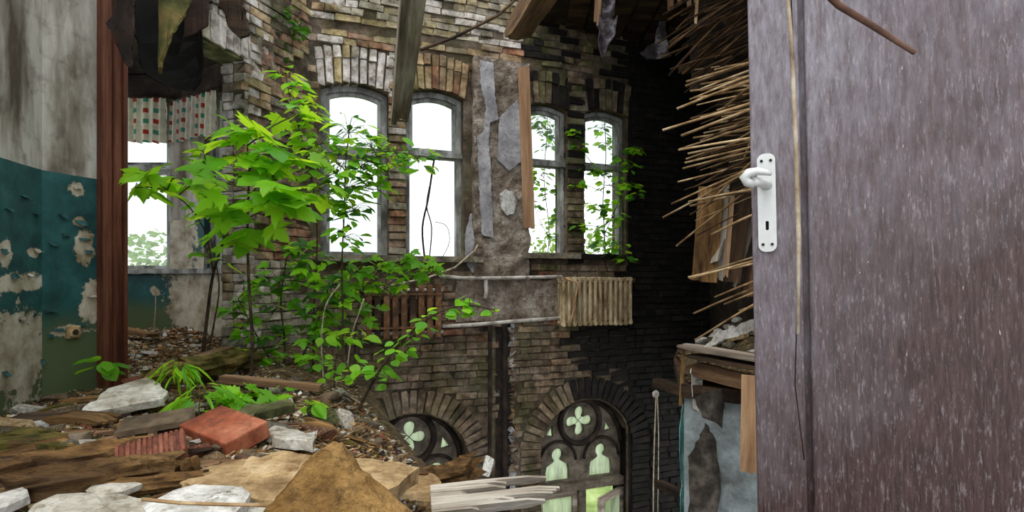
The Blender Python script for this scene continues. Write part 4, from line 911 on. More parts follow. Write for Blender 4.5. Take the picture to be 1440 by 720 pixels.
# crumbs, chips and shreds too small to pick apart
CM = ['concrete', 'slab_grey', 'white_plaster', 'slab_tan', 'wood_rot', 'wood_dark', 'clay_dark', 'wood_beam', 'concrete_moss', 'litter']
cm = MB(); r = random.Random(41)
for k in range(22000):
    bay = k > 17000
    px = r.uniform(-10, 600); py = 455 + 265 * r.random() ** 0.8
    if bay: px = r.uniform(170, 340); py = r.uniform(459, 512)
    d = 0.55 * FPX / max(30, py - HZ); x = (px - 720) / FPX * d
    if not inroom(x, d) or x > xedge(d) + .02: continue
    patchy = nz(x, d, 0.0, 2.5); wood = patchy + r.gauss(0, .3) > 0
    e = Euler((r.gauss(0, .35), r.gauss(0, .35), r.gauss(.2, .6) if wood else r.uniform(0, 6.3))).to_matrix()
    if wood: L, W_, T = r.uniform(.015, .09), r.uniform(.002, .009), r.uniform(.002, .005)
    else: L = r.uniform(.006, .026); W_ = L * r.uniform(.5, 1); T = L * r.uniform(.2, .6)
    if bay: L *= 1.6; W_ *= 2.2; T *= 1.5
    c = Vector((x, d, Hd(x, d) + T * .6)); b8 = [c + e @ Vector((sx * L / 2 * r.uniform(.6, 1), sy * W_ / 2 * r.uniform(.6, 1), sz * T / 2)) for sx in (-1, 1) for sy in (-1, 1) for sz in (-1, 1)]
    cm.add(b8, [(0, 1, 3, 2), (4, 6, 7, 5), (0, 4, 5, 1), (2, 3, 7, 6), (0, 2, 6, 4), (1, 5, 7, 3)], r.choice([4, 4, 5, 7, 9, 4, 3]) if wood else r.choice([0, 1, 1, 2, 3, 3, 6, 8, 9]))
o = cm.build('rubble_crumbs', CM, None, fix=False); o['kind'] = 'stuff'; tag(o, 'crumbs of plaster, wood shreds and litter strewn over the rubble', 'rubble')
# rotten boards and wood pieces lying about
r = random.Random(43)
for k in range(110):
    px, py = (r.uniform(0, 500) if k < 46 else r.uniform(0, 270), r.uniform(545, 690)); p = G(px, py, .03)
    if p.y > 3.6 or not inroom(p.x, p.y) or p.x > xedge(p.y) - .25: continue
    a = r.gauss(0.3, 0.35); L = r.uniform(0.14, 0.42); d = Vector((math.cos(a), math.sin(a), 0)) * L / 2
    q0, q1 = p - d, p + d
    if not inroom(q0.x, q0.y): continue
    q0.z = Hd(q0.x, q0.y) + r.uniform(.0, .02); q1.z = Hd(q1.x, q1.y) + r.uniform(.0, .03)
    m_ = r.choice(['wood_rot', 'wood_rot', 'wood_dark', 'wood_beam', 'wood_moss'])
    plank('rotten_board', q0, q1, r.uniform(.025, .07), r.uniform(.01, .025), m_, '%s piece of rotten board lying in the rubble' % WORD[m_], 'board', 200 + k, (L * .3, L * .3), r.uniform(-.4, .4), 5, group='rotten board pieces in the rubble, ' + WORD[m_])

# ------------------------------------------------------------------ beams and hanging remains overhead
plank('ceiling_beam', P(590, -95, 3.1), P(561, 172, 5.15), 0.15, 0.2, 'wood_grey', 'heavy grey joist sagging down with a ragged charred end', 'beam', 41, (0, 0.16), roll=0.0, strips=6)
plank('ceiling_beam', P(800, -70, 3.7), P(722, 52, 5.0), 0.18, 0.17, 'wood_beam', 'brown joist end jutting over the plaster pilaster', 'beam', 42, (0, 0.05), strips=4)
plank('loose_lath', M_BACK @ Vector((bk(736, 95, .12)[0], bk(736, 95, .12)[1], .125)), M_BACK @ Vector((bk(744, 322, .12)[0], bk(744, 322, .12)[1], .125)), 0.13, 0.02, 'wood_new', 'upright reddish board fixed to the side of the pilaster', 'board', 43, (0, 0.02), roll=-math.radians(20.6), strips=3)
mb = MB(); mb.tube([P(592, 70, 4.6), P(640, 52, 4.75), P(700, 22, 4.9), P(735, -10, 5.0)], 0.014, 6); o = mb.build('rusty_pipe', 'wood_dark'); tag(centre(o), 'thin dark rod slanting between the two ceiling joists', 'rod')
def sheet(name, pts, d, th, m, label, cat='sheet', curl=0.0, group=None):
    """hanging sheet: outline in pixels at depth d, curled about its vertical axis"""
    xs = [p[0] for p in pts]; cx = (min(xs) + max(xs)) / 2; hw = (max(xs) - min(xs)) / 2; ring = []
    for (a, b) in zip(pts, pts[1:] + pts[:1]):
        k = max(1, int(math.hypot(b[0] - a[0], b[1] - a[1]) / 6))
        ring += [(a[0] + (b[0] - a[0]) * i / k + (4 * nz(a[0] + i * 3.3, b[1]) if i else 0), a[1] + (b[1] - a[1]) * i / k + (4 * nz(b[0], a[1] + i * 2.9) if i else 0)) for i in range(k)]
    bm = bmesh.new(); vs = [bm.verts.new(P(x, y, d)) for x, y in ring]; bm.faces.new(vs)
    bmesh.ops.triangulate(bm, faces=bm.faces); bmesh.ops.subdivide_edges(bm, edges=bm.edges, cuts=2, use_grid_fill=True)
    for v in bm.verts:
        px = 720 + FPX * v.co.x / d; s = (px - cx) / hw
        v.co.y += curl * (1 - s * s) + 0.02 * nz(v.co.x, v.co.z, d, 6.0)
    bmesh.ops.recalc_face_normals(bm, faces=bm.faces)
    me = bpy.data.meshes.new(name); bm.to_mesh(me); bm.free(); me.materials.append(MATS[m]); o = link(name, me)
    so = o.modifiers.new('thickness', 'SOLIDIFY'); so.thickness = th; so.offset = 0
    centre(o); return tag(o, label, cat, group)
sheet('ragged_sheet', [(160, -70), (188, -70), (187, 60), (186, 96), (178, 92), (168, 60), (150, 34), (160, 22)], 3.35, 0.015, 'sheet_dark', 'dark brown torn panel hanging against the door casing', 'panel')
sheet('curled_sheet', [(187, -70), (275, -70), (268, 20), (256, 60), (243, 92), (228, 104), (205, 105), (192, 96), (188, 40)], 3.75, 0.015, 'sheet_black', 'black curled sheet hanging from the ceiling beside the door casing', 'sheet', 0.35)
sheet('gutter_strip', [(229, -70), (276, -70), (270, 8), (262, 45), (248, 84), (238, 102), (226, 104), (234, 84), (241, 56), (238, 24), (228, 8)], 3.45, 0.02, 'sheet_moss', 'mossy green-brown strip hanging in front of the black curled sheet', 'sheet', -0.10)
sheet('ragged_sheet', [(268, -70), (294, -70), (293, 8), (292, 36), (276, 46), (258, 52), (264, 20)], 3.7, 0.015, 'sheet_dark', 'dark brown panel hanging behind the mossy strip', 'panel')
sheet('ragged_sheet', [(300, -70), (336, -70), (340, 0), (350, 50), (338, 54), (326, 44), (318, 22), (308, 0)], 4.15, 0.03, 'wood_dark', 'dark splintered board hanging over the white brick arch', 'board')
sheet('tar_paper', [(840, -40), (868, -40), (862, 30), (868, 22), (866, 45), (856, 62), (848, 78), (842, 60), (844, 40), (838, 34)], 5.4, 0.01, 'tar_scrap', 'silvery scrap of tar paper hanging from the dark ceiling', 'scrap', 0.06)
sheet('tar_paper', [(900, 74), (912, 62), (922, 58), (930, 24), (938, 28), (932, 50), (934, 64), (944, 78), (930, 80), (912, 82)], 6.2, 0.02, 'tar_scrap', 'crumpled pale scrap caught above the shaded brickwork', 'scrap', 0.05)
plank('loose_lath', P(843, -30, 5.3), P(839, 38, 5.3), 0.06, 0.03, 'wood_new', 'splintered yellow lath hanging beside the silvery scrap', 'lath', 47, (0, .12), strips=4)
r = random.Random(66)
for k, (px, w, yb) in enumerate([(942, 8, 16), (955, 6, 10), (968, 6, 12), (978, 6, 9), (986, 6, 11), (994, 6, 12), (1002, 6, 9)]):
    plank('ceiling_lath', P(px, -45, 5.2), P(px + 1, yb, 5.25), w * 5.2 / FPX, 0.02, 'wood_new' if k < 3 else 'rad_cream', 'short pale lath in the row hanging below the ceiling', 'lath', 50 + k, (0, .03), strips=2, group='row of pale laths under the ceiling')
plank('ceiling_lath', P(982, -30, 4.6), P(978, 35, 4.6), 0.022, 0.015, 'reed', 'single long lath hanging before the row of pale laths', 'lath', 60, (0, .02), strips=2)
plank('ceiling_lath', P(1058, -30, 4.0), P(1056, 66, 4.0), 0.016, 0.012, 'reed', 'thin lath hanging close to the edge of the door', 'lath', 61, (0, .02), strips=2)
plank('ceiling_beam', P(770, -30, 5.9), P(850, 26, 6.2), 0.14, 0.12, 'wood_dark', 'dark beam running under the ceiling above the narrow windows', 'beam', 44, strips=3)
plank('ceiling_beam', P(985, 60, 5.4), P(1075, 5, 4.6), 0.12, 0.1, 'wood_dark', 'dark slanting timber in the collapsed ceiling matting', 'beam', 45, strips=3)
plank('ceiling_beam', P(960, 100, 5.6), P(1085, 42, 4.4), 0.1, 0.06, 'wood_dark', 'lower dark slanting timber above the reeds', 'beam', 46, strips=3)

# ------------------------------------------------------------------ reeds
mat_root = tag(empty('reed_mat', (1.9, 4.2, 1.0)), 'broken reed plaster mat with loose reeds fanning out of the partition', 'reed mat')
def reed(p0, p1, r_, m, sag=0.02, root=True):
    if root:                                               # carry the butt end back into the partition wall
        Mi = M_RIGHT.inverted(); a, b = Mi @ p0, Mi @ p1
        if abs(a.z - b.z) > 0.05: p0 = p0 + (p0 - p1) * min(1.2, max(0.0, (a.z - 0.0) / (b.z - a.z)))
    p0, p1 = p0 - mat_root.location, p1 - mat_root.location; mid = p0.lerp(p1, .5) + Vector((0, 0, sag)); mb = MB()
    mb.tube([p0, p0.lerp(mid, .5) + Vector((0, 0, sag * .25)), mid, mid.lerp(p1, .5) + Vector((0, 0, sag * .25)), p1], [r_, r_, r_, r_ * .9, r_ * .85], 6); return mb.build('reed', m, mat_root, True)
r = random.Random(71)
for (x0, y0, x1, y1) in [(1068, 82, 965, 115), (1070, 92, 964, 121), (1070, 100, 985, 128), (1070, 104, 970, 140), (1072, 112, 952, 153), (1072, 125, 975, 138), (1072, 140, 932, 183), (1070, 150, 958, 191), (1072, 160, 985, 165),
        (1072, 172, 955, 210), (1072, 182, 975, 194), (1072, 195, 954, 211), (1072, 205, 963, 229), (1072, 214, 960, 237), (1072, 225, 953, 256), (1072, 232, 944, 287), (1072, 226, 932, 306), (1072, 250, 951, 346), (1072, 262, 970, 290), (1072, 270, 968, 284),
        (1062, 150, 1046, 224), (1060, 120, 1020, 150), (1072, 205, 980, 300), (1072, 190, 1000, 215), (1072, 300, 1000, 330), (1072, 365, 970, 392), (1072, 372, 968, 390), (1072, 360, 990, 384), (1075, 402, 975, 441), (1072, 408, 1018, 428), (1074, 420, 978, 478), (1072, 432, 1040, 437), (1072, 392, 1005, 418)]:
    d = r.uniform(3.7, 4.3); reed(P(x0 + 12, y0 - 4, d - .15), P(x1, y1, d + .15), r.uniform(.007, .0115), 'reed', r.uniform(-.01, .03))
for k in range(70):
    y0 = r.uniform(84, 285); x1 = r.uniform(960, 1030) if k % 3 else r.uniform(1000, 1050); s = r.gauss(0.27, 0.13); d = r.uniform(3.9, 4.6)
    reed(P(1084, y0, d - .12), P(x1, y0 + (1084 - x1) * s, d + .12), r.uniform(.005, .010), 'reed' if k % 2 else 'reed_dark', r.uniform(-.01, .03))
for k in range(90):
    x = r.uniform(975, 1085); y = r.uniform(-20, 100); L = r.uniform(40, 110); s = r.gauss(-0.55, 0.18); d = r.uniform(4.4, 5.2)
    reed(P(x - L / 2, y - s * L / 2, d + .1), P(x + L / 2, y + s * L / 2, d - .1), r.uniform(.005, .012), 'reed_dark', .01, False)
# collapsed matting behind the reeds
mt = rough_grid('plaster_backing', 16, 16, lambda a, b: P(975 + 120 * a, -40 + 170 * b - 30 * a, 5.3 - 0.7 * a) + Vector((0, 0.08 * fbm(a * 3, b * 3, 2), 0)) - mat_root.location, 0.04, 'bay_dark', mat_root)
# boards bared in the partition, rubble on the ledge
for k, (a, b, w, m, lab) in enumerate([((1000, 262), (990, 400), 0.20, 'wood_rot', 'broad tan board standing in the partition'), ((1022, 255), (1012, 395), 0.05, 'wood_pale', 'pale upright lath in the partition gap'), ((1045, 262), (1026, 400), 0.16, 'wood_dark', 'dark leaning board in the partition gap'),
        ((1068, 280), (1032, 405), 0.05, 'wood_grey', 'grey leaning lath beside the dark board'), ((1030, 270), (1020, 392), 0.04, 'wood_new', 'narrow orange lath between the leaning boards'), ((1076, 300), (1050, 420), 0.08, 'wood_beam', 'brown leaning board close to the door edge'), ((1010, 335), (998, 372), 0.16, 'wood_pale', 'short pale board across the partition gap')]):
    plank('partition_board', P(*a, 4.75), P(*b, 4.65), w, 0.025, m, lab, 'board', 70 + k, (.03, .03), strips=3, roll=0.3)
LEDGE = bpy.data.objects['floor_ledge']
def pile(x, y): return 0.03 + 0.42 * math.exp(-(((x - 2.05) / .42) ** 2 + ((y - 4.75) / .75) ** 2)) + 0.05 * fbm(x, y, 4, 3)
lm = MB(); idx2 = {}
def gv2(i, j):
    if (i, j) not in idx2: x = 1.25 + i * .04; y = 3.75 + j * .04; idx2[(i, j)] = len(lm.v); lm.v.append((x, y, pile(x, y)))
    return idx2[(i, j)]
for i in range(30):
    for j in range(50):
        x = 1.25 + (i + .5) * .04; y = 3.75 + (j + .5) * .04
        if x > 1.31 + 0.24 * max(0, y - 4.2) and y > 4.24 - (x - 1.27) * .66 and x < 2.52 - (7.3 - y) * .14: lm.f.append((gv2(i, j), gv2(i + 1, j), gv2(i + 1, j + 1), gv2(i, j + 1))); lm.m.append(0)
o = lm.build('rubble_pile', 'rubble_ground'); o['kind'] = 'stuff'; tag(o, 'crumbled plaster and dirt heaped on the ledge by the partition', 'rubble')
for k in range(34):
    y = r.uniform(4.25, 5.2); x = r.uniform(1.42 + .26 * (y - 4.2), 2.05)
    put('ledge_rubble', r.choice(['stone', 'flake']), x, y, r.uniform(.02, .06), r.choice(['concrete', 'white_plaster', 'slab_grey', 'slab_tan', 'clay_grey']), 'piece of rubble on the ledge by the partition', 'rubble', 'rubble pieces on the ledge', z=pile(x, y), lift=0.7)
put('stone', 'stone', 1.72, 4.62, 0.07, 'white_plaster', 'rounded white stone at the foot of the partition boards', 'stone', z=pile(1.72, 4.62), lift=1.2)
put('brick_fragment', 'block', 1.80, 4.5, 0.11, 'slab_tan', 'tan brick fragment beside the rounded white stone', 'brick', z=pile(1.8, 4.5), lift=1.0)
sheet('torn_paper', [(985, 492), (1002, 480), (1012, 466), (1035, 462), (1056, 450), (1076, 446), (1076, 458), (1040, 474), (1012, 480), (998, 492)], 4.15, 0.006, 'white_plaster', 'torn pale sheet of paper lying on the ledge', 'paper', 0.03)
plank('ledge_board', P(951, 484, 4.3), P(1085, 507, 3.75), 0.2, 0.025, 'wood_grey', 'upper grey floorboard at the edge of the ledge', 'board', 81, (.08, 0), strips=4)
plank('ledge_board', P(960, 497, 4.25), P(1085, 520, 3.72), 0.16, 0.03, 'wood_dark', 'middle dark floorboard at the edge of the ledge', 'board', 82, (.08, 0), strips=4)
plank('ledge_beam', P(965, 516, 4.22), P(1085, 545, 3.70), 0.05, 0.11, 'wood_beam', 'rough joist carrying the ledge boards', 'beam', 83, (.03, 0), strips=3)
plank('hanging_board', P(1056, 528, 3.72), P(1054, 667, 3.72), 0.115, 0.025, 'wood_new', 'light brown board hanging down below the ledge', 'board', 84, (0, .02), roll=0.5, strips=6)
plank('joist_stub', P(924, 538, 5.4), P(972, 553, 4.6), 0.09, 0.08, 'wood_dark', 'dark joist stub sticking out below the ledge', 'beam', 85, strips=3)
plank('joist_stub', P(926, 680, 5.4), P(980, 706, 4.5), 0.09, 0.06, 'wood_dark', 'lower grey joist stub near the torn teal cloth', 'beam', 86, strips=3)
plank('thin_batten', P(961, 492, 4.2), P(957, 570, 4.25), 0.022, 0.015, 'wood_rot', 'thin batten hanging from the ledge corner', 'lath', 87, strips=2)
sheet('torn_cloth', [(963, 572), (973, 568), (978, 600), (970, 640), (976, 680), (968, 730), (956, 730), (960, 690), (957, 640), (956, 610)], 4.25, 0.006, 'cloth_teal', 'torn teal cloth strip hanging below the ledge', 'cloth', 0.06)
sheet('torn_cloth', [(978, 560), (996, 545), (1012, 545), (1018, 570), (1012, 600), (1000, 590), (985, 585)], 3.95, 0.006, 'cloth_dark', 'dark flap of torn wallpaper curling off the lower wall', 'wallpaper', -0.08)
sheet('torn_cloth', [(966, 640), (974, 625), (986, 590), (1000, 612), (1008, 650), (1014, 690), (1002, 720), (984, 745), (964, 745), (972, 690)], 4.05, 0.006, 'cloth_dark', 'long dark rag hanging over the lower wall', 'rag', -0.08)
sheet('torn_cloth', [(972, 518), (990, 516), (986, 545), (984, 580), (976, 575)], 4.15, 0.006, 'pipe_pale', 'pale fibrous scrap hanging under the ledge boards', 'scrap', 0.02)
# wall disc with cords
hk = tag(empty('cord_hook', M_BACK @ Vector((bk(918, 553)[0], bk(918, 553)[1], 0.06))), 'pale round hook with two hanging cords on the shaded wall', 'hook'); hk.rotation_euler = (0, 0, math.atan2(1.0, 2.659))
mb = MB(); mb.tube([(0, 0.06, 0), (0, 0.0, 0), (0, -0.012, 0)], [0.012, 0.05, 0.042], 14); mb.build('disc', 'pipe_pale', hk, True)
for s in (-1, 1):
    mb = MB(); mb.tube([(0.008 * s, -0.02, 0), (0.03 * s - .01, -0.03, -0.5), (0.035 * s - .02, -0.03, -1.0), (0.03 * s - .03, -0.03, -1.7)], 0.009 if s < 0 else 0.006, 5); mb.build('cord', 'twig_pale', hk, True)

# ------------------------------------------------------------------ radiators, pipes, socket
def radiator(name, px0, px1, py0, py1, n, label, m, flat, pipe):
    a = bk(px0, py0, .15); c = bk(px1, py1, .15); u0, u1 = a[0], c[0]; pm = (px0 + px1) / 2; z1 = bk(pm, py0, .15)[1]; z0 = bk(pm, py1, .15)[1]
    root = empty(name, M=M_BACK @ Matrix.Translation((u0, z0, 0))); tag(root, label, 'radiator'); W_ = u1 - u0; Hh = z1 - z0; p = W_ / n
    s0 = MB()
    if flat: s0.box((0, Hh / 2, 0.15), (p * .66, Hh, 0.02)); s0.box((0, Hh / 2, 0.06), (p * .3, Hh * .9, 0.1))
    else:
        for zz in (0.15, 0.09, 0.035): s0.tube([(0, 0.02, zz), (0, Hh * .5, zz + .004), (0, Hh - .02, zz)], p * .27, 6)
        for y in (0.03, Hh - .03): s0.tube([(0, y, .02), (0, y, .165)], p * .36, 6)
    me = s0.mesh('column', m, False)
    for k in range(n):
        o = link('column', me, root, Matrix.Translation(((k + .5) * p, rr.uniform(-.004, .004), 0)))
        if flat and k % 4 == 1: o.material_slots[0].link = 'OBJECT'; o.material_slots[0].material = MATS['wood_dark']
    for y in (0.05, Hh - .06):
        h = MB(); h.tube([(-.02, y, .10), (W_ + .02, y, .10)], 0.02, 8); h.build('header', pipe, root, True)
    if flat:
        h = MB(); h.box((W_ / 2, Hh * .82, .165), (W_, .022, .008)); h.box((W_ / 2, Hh * .2, .165), (W_, .022, .008)); h.build('batten', m, root)
    v = MB(); v.tube([(W_ + .02, Hh - .06, .1), (W_ + .05, Hh - .06, .1), (W_ + .05, Hh - .02, .1)], .016, 8); v.build('valve', 'rust', root, True)
    return root
radiator('radiator', 512, 622, 400, 476, 9, 'rusty brown radiator with broad flat bars behind the shrub', 'rust', True, 'pipe_pale')
radiator('radiator', 789, 890, 389, 459, 14, 'cream cast-iron radiator with slim columns under the narrow windows', 'rad_cream', False, 'rad_cream')
def wall_pipe(pts, r_, m, label, off=.07):
    mb = MB(); mb.tube([M_BACK @ Vector((*bk(x, y, off), off)) for x, y in pts], r_, 8); o = mb.build('pipe', m, None, True); centre(o); return tag(o, label, 'pipe')
wall_pipe([(618, 388), (650, 391), (700, 391), (745, 390), (790, 389)], 0.018, 'pipe_pale', 'pale heating pipe running from the pilaster to the cream radiator', .12)
wall_pipe([(622, 459), (660, 457), (720, 452), (790, 447)], 0.02, 'pipe_pale', 'lower pale pipe running along the broken plaster edge', .08)
wall_pipe([(683, 392), (684, 410), (682, 420)], 0.022, 'pipe_pale', 'short vertical pipe stub below the pale pipe', .10)
wall_pipe([(797, 392), (812, 398), (806, 440), (800, 459)], 0.014, 'wood_new', 'bent tan pipe leaning on the cream radiator', .2)
o = wall_pipe([(528, 406), (565, 398), (600, 391), (640, 376), (668, 352), (672, 344)], 0.009, 'twig_pale', 'pale dry branch leaning across the window sill', .17); o['category'] = 'branch'
so = empty('wall_socket', M=M_SIDE @ Matrix.Translation((*hit(M_SIDE, 101, 467), 0.0))); tag(so, 'round yellowed wall socket on the peeling teal wall', 'socket')
mb = MB(); mb.box((0, 0, .012), (.08, .08, .024)); o = mb.build('plate', 'slab_tan', so); bv = o.modifiers.new('e', 'BEVEL'); bv.width = .008; bv.segments = 2
mb = MB(); mb.tube([(0, 0, .02), (0, 0, .034)], [.033, .03], 16); mb.build('rim', 'slab_tan', so, True)
mb = MB(); mb.tube([(0, 0, .03), (0, 0, .036)], .018, 14); mb.build('insert', 'wood_dark', so)

# ------------------------------------------------------------------ curtains in the bay
def curtain_mat():
    t = NT('curtain_check'); c = t.n('ShaderNodeTexCoord').outputs['UV']; s = t.n('ShaderNodeSeparateXYZ'); t.l(c, s.inputs[0])
    def cell(v, n): return t.math('FRACT', t.math('MULTIPLY', v, n))
    cx, cy = cell(s.outputs[0], 6.5), cell(s.outputs[1], 4.2)
    ix = t.math('FLOOR', t.math('MULTIPLY', s.outputs[0], 6.5)); iy = t.math('FLOOR', t.math('MULTIPLY', s.outputs[1], 4.2))
    sq = t.math('MULTIPLY', t.math('LESS_THAN', cx, 0.45), t.math('LESS_THAN', cy, 0.42))
    par = t.math('MODULO', t.math('ADD', ix, iy), 2.0)
    base = t.mix(t.math('MULTIPLY', t.math('LESS_THAN', cx, .45), .5), rgb((222, 216, 200)), rgb((200, 176, 160)))
    col = t.mix(sq, base, t.mix(par, rgb((164, 50, 40)), rgb((62, 142, 122))))
    n = t.noise(t.n('ShaderNodeTexCoord').outputs['Object'], 12, 6); col = t.mix(t.math('MULTIPLY', t.ramp(n, [(.4, (0, 0, 0)), (.7, (1, 1, 1))]), .35), col, rgb((96, 82, 60)))
    t.l(col, t.b.inputs['Base Color']); t.b.inputs['Roughness'].default_value = .95
    tr = t.n('ShaderNodeBsdfTranslucent'); t.l(col, tr.inputs[0]); mx = t.n('ShaderNodeMixShader'); mx.inputs[0].default_value = .35
    t.l(t.b.outputs[0], mx.inputs[1]); t.l(tr.outputs[0], mx.inputs[2]); t.l(mx.outputs[0], t.out.inputs[0])
curtain_mat()
def curtain(M, u0, u1, z0, z1, off, label, seed):
    root = empty('curtain', M=M @ Matrix.Translation((u0, z1, off))); tag(root, label, 'curtain'); nu, nv = 90, 8; W_ = u1 - u0; mb = MB(); uv = []
    for i in range(nu + 1):
        for j in range(nv + 1):
            s = i / nu; t = j / nv; w = 0.03 * math.sin(s * 2 * PI * W_ * 12 + seed + 1.5 * nz(s * 4, seed)) * (0.35 + .65 * t)
            mb.v.append((s * W_, -(z1 - z0) * t * (1 + .06 * nz(s * 5, seed + 2)), w)); uv.append((s * W_ * 1.35, t))
    for i in range(nu):
        for j in range(nv): a = i * (nv + 1) + j; mb.f.append((a, a + 1, a + nv + 2, a + nv + 1)); mb.m.append(0)
    me = mb.mesh('cloth', 'curtain_check', True); l = me.uv_layers.new(name='UVMap')
    for lp_ in me.loops: l.data[lp_.index].uv = uv[lp_.vertex_index]
    link('cloth', me, root); rd = MB(); rd.tube([(-.05, 0.0, 0), (W_ + .05, 0.0, 0)], .012, 8); rd.build('rod', 'wood_dark', root, True)
curtain(M_B1, 0.25, bu1(243), bk and hit(M_B1, 200, 204)[1], hit(M_B1, 200, 142)[1], .12, 'short checked curtain with red and green squares over the wide bay window', 1.0)
curtain(M_B2, bu2(256), bu2(320), hit(M_B2, 290, 198)[1], hit(M_B2, 290, 138)[1], .12, 'faded red checked curtain on the angled bay wall', 2.4)

# ------------------------------------------------------------------ reeds hanging in front of the door
def rod(name, pts, r_, m, label, cat='reed'):
    mb = MB(); mb.tube(pts, r_, 8); o = mb.build(name, m, None, True); centre(o); return tag(o, label, cat)
rod('hanging_reed', [P(1085, -600, 1.15), P(1096, -250, 1.16), P(1103, -60, 1.17), P(1113, 60, 1.18), P(1119, 200, 1.19), P(1123, 330, 1.2), P(1122, 470, 1.2)], [.0035, .004, .004, .0045, .005, .005, .0035], 'reed_pale', 'long straw-coloured reed hanging down in front of the door stile')
rod('hanging_wire', [P(1090, -600, 1.17), P(1110, -60, 1.19), P(1121, 200, 1.2), P(1121, 430, 1.21), P(1118, 540, 1.22), P(1125, 600, 1.23), P(1131, 647, 1.23)], .0014, 'chase_dark', 'thin dark wire hanging behind the long reed', 'wire')
rod('broken_reed', [P(1040, -700, 1.1), P(1075, -300, 1.0), P(1105, -75, 0.97), P(1140, -30, 0.98), P(1180, 8, 0.99), P(1225, 35, 1.0), P(1286, 74, 1.02)], [.004, .005, .006, .006, .006, .0055, .0045], 'reed_brown', 'broken brown reed pointing across the upper door panel')

plank('ceiling_beam', (0.25, 1.2, 2.40), (2.25, 1.0, 2.40), 0.12, 0.14, 'wood_beam', 'rough timber lintel above the open door', 'beam', 48, strips=3)

# ------------------------------------------------------------------ plants
def leaf_mesh(name, half, fold, m, cy=0.3, droop=0.12):
    pts = half + [(-x, y) for x, y in reversed(half[1:-1])]; b = bmesh.new()
    def zf(x, y): return abs(x) * fold - droop * (y * y) - 0.25 * abs(x) ** 2 * droop * 4
    c = b.verts.new((0, cy, zf(0, cy))); vs = [b.verts.new((x, y, zf(x, y))) for x, y in pts]
    for i in range(len(vs)): b.faces.new((c, vs[i], vs[(i + 1) % len(vs)]))
    me = bpy.data.meshes.new(name); b.to_mesh(me); b.free(); me.materials.append(MATS[m]); me.polygons.foreach_set('use_smooth', [True] * len(me.polygons)); return me
MAPLE = [(0, 0), (.10, -.05), (.34, -.10), (.31, .0), (.56, .06), (.47, .17), (.60, .26), (.74, .44), (.54, .40), (.44, .47), (.30, .40), (.35, .60), (.24, .62), (.19, .82), (0, 1.05)]
OVAL = [(0, 0), (.14, .08), (.27, .26), (.32, .46), (.27, .66), (.15, .86), (0, 1.03)]
ROUND = [(0, 0), (.22, .04), (.4, .22), (.46, .46), (.38, .7), (.2, .88), (0, 1.02)]
BLADE = [(0, 0), (.05, .15), (.08, .4), (.06, .7), (0, 1.0)]
LM = {}
for k, (half, folds) in {'maple': (MAPLE, ((.12, .22), (-.08, .32), (.2, .1))), 'oval': (OVAL, ((.25, .2), (.1, .32), (.4, .1))), 'round': (ROUND, ((.2, .2), (.05, .3), (.3, .1))), 'blade': (BLADE, ((.3, .5), (.2, .8)))}.items():
    LM[k] = [leaf_mesh('leaf', half, f, 'leaf_mid', .34, d) for f, d in folds]
def seg(pts, n=6):
    """Catmull-Rom through pts"""
    p = [pts[0]] + list(pts) + [pts[-1]]; out = []
    for i in range(1, len(p) - 2):
        for k in range(n):
            t = k / n; a, b, c, d = p[i - 1], p[i], p[i + 1], p[i + 2]
            out.append(0.5 * ((2 * b) + (c - a) * t + (2 * a - 5 * b + 4 * c - d) * t * t + (3 * b - a - 3 * c + d) * t ** 3))
    out.append(pts[-1]); return out
LIGHT_DIR = Vector((0.1, -0.45, 0.9)).normalized()
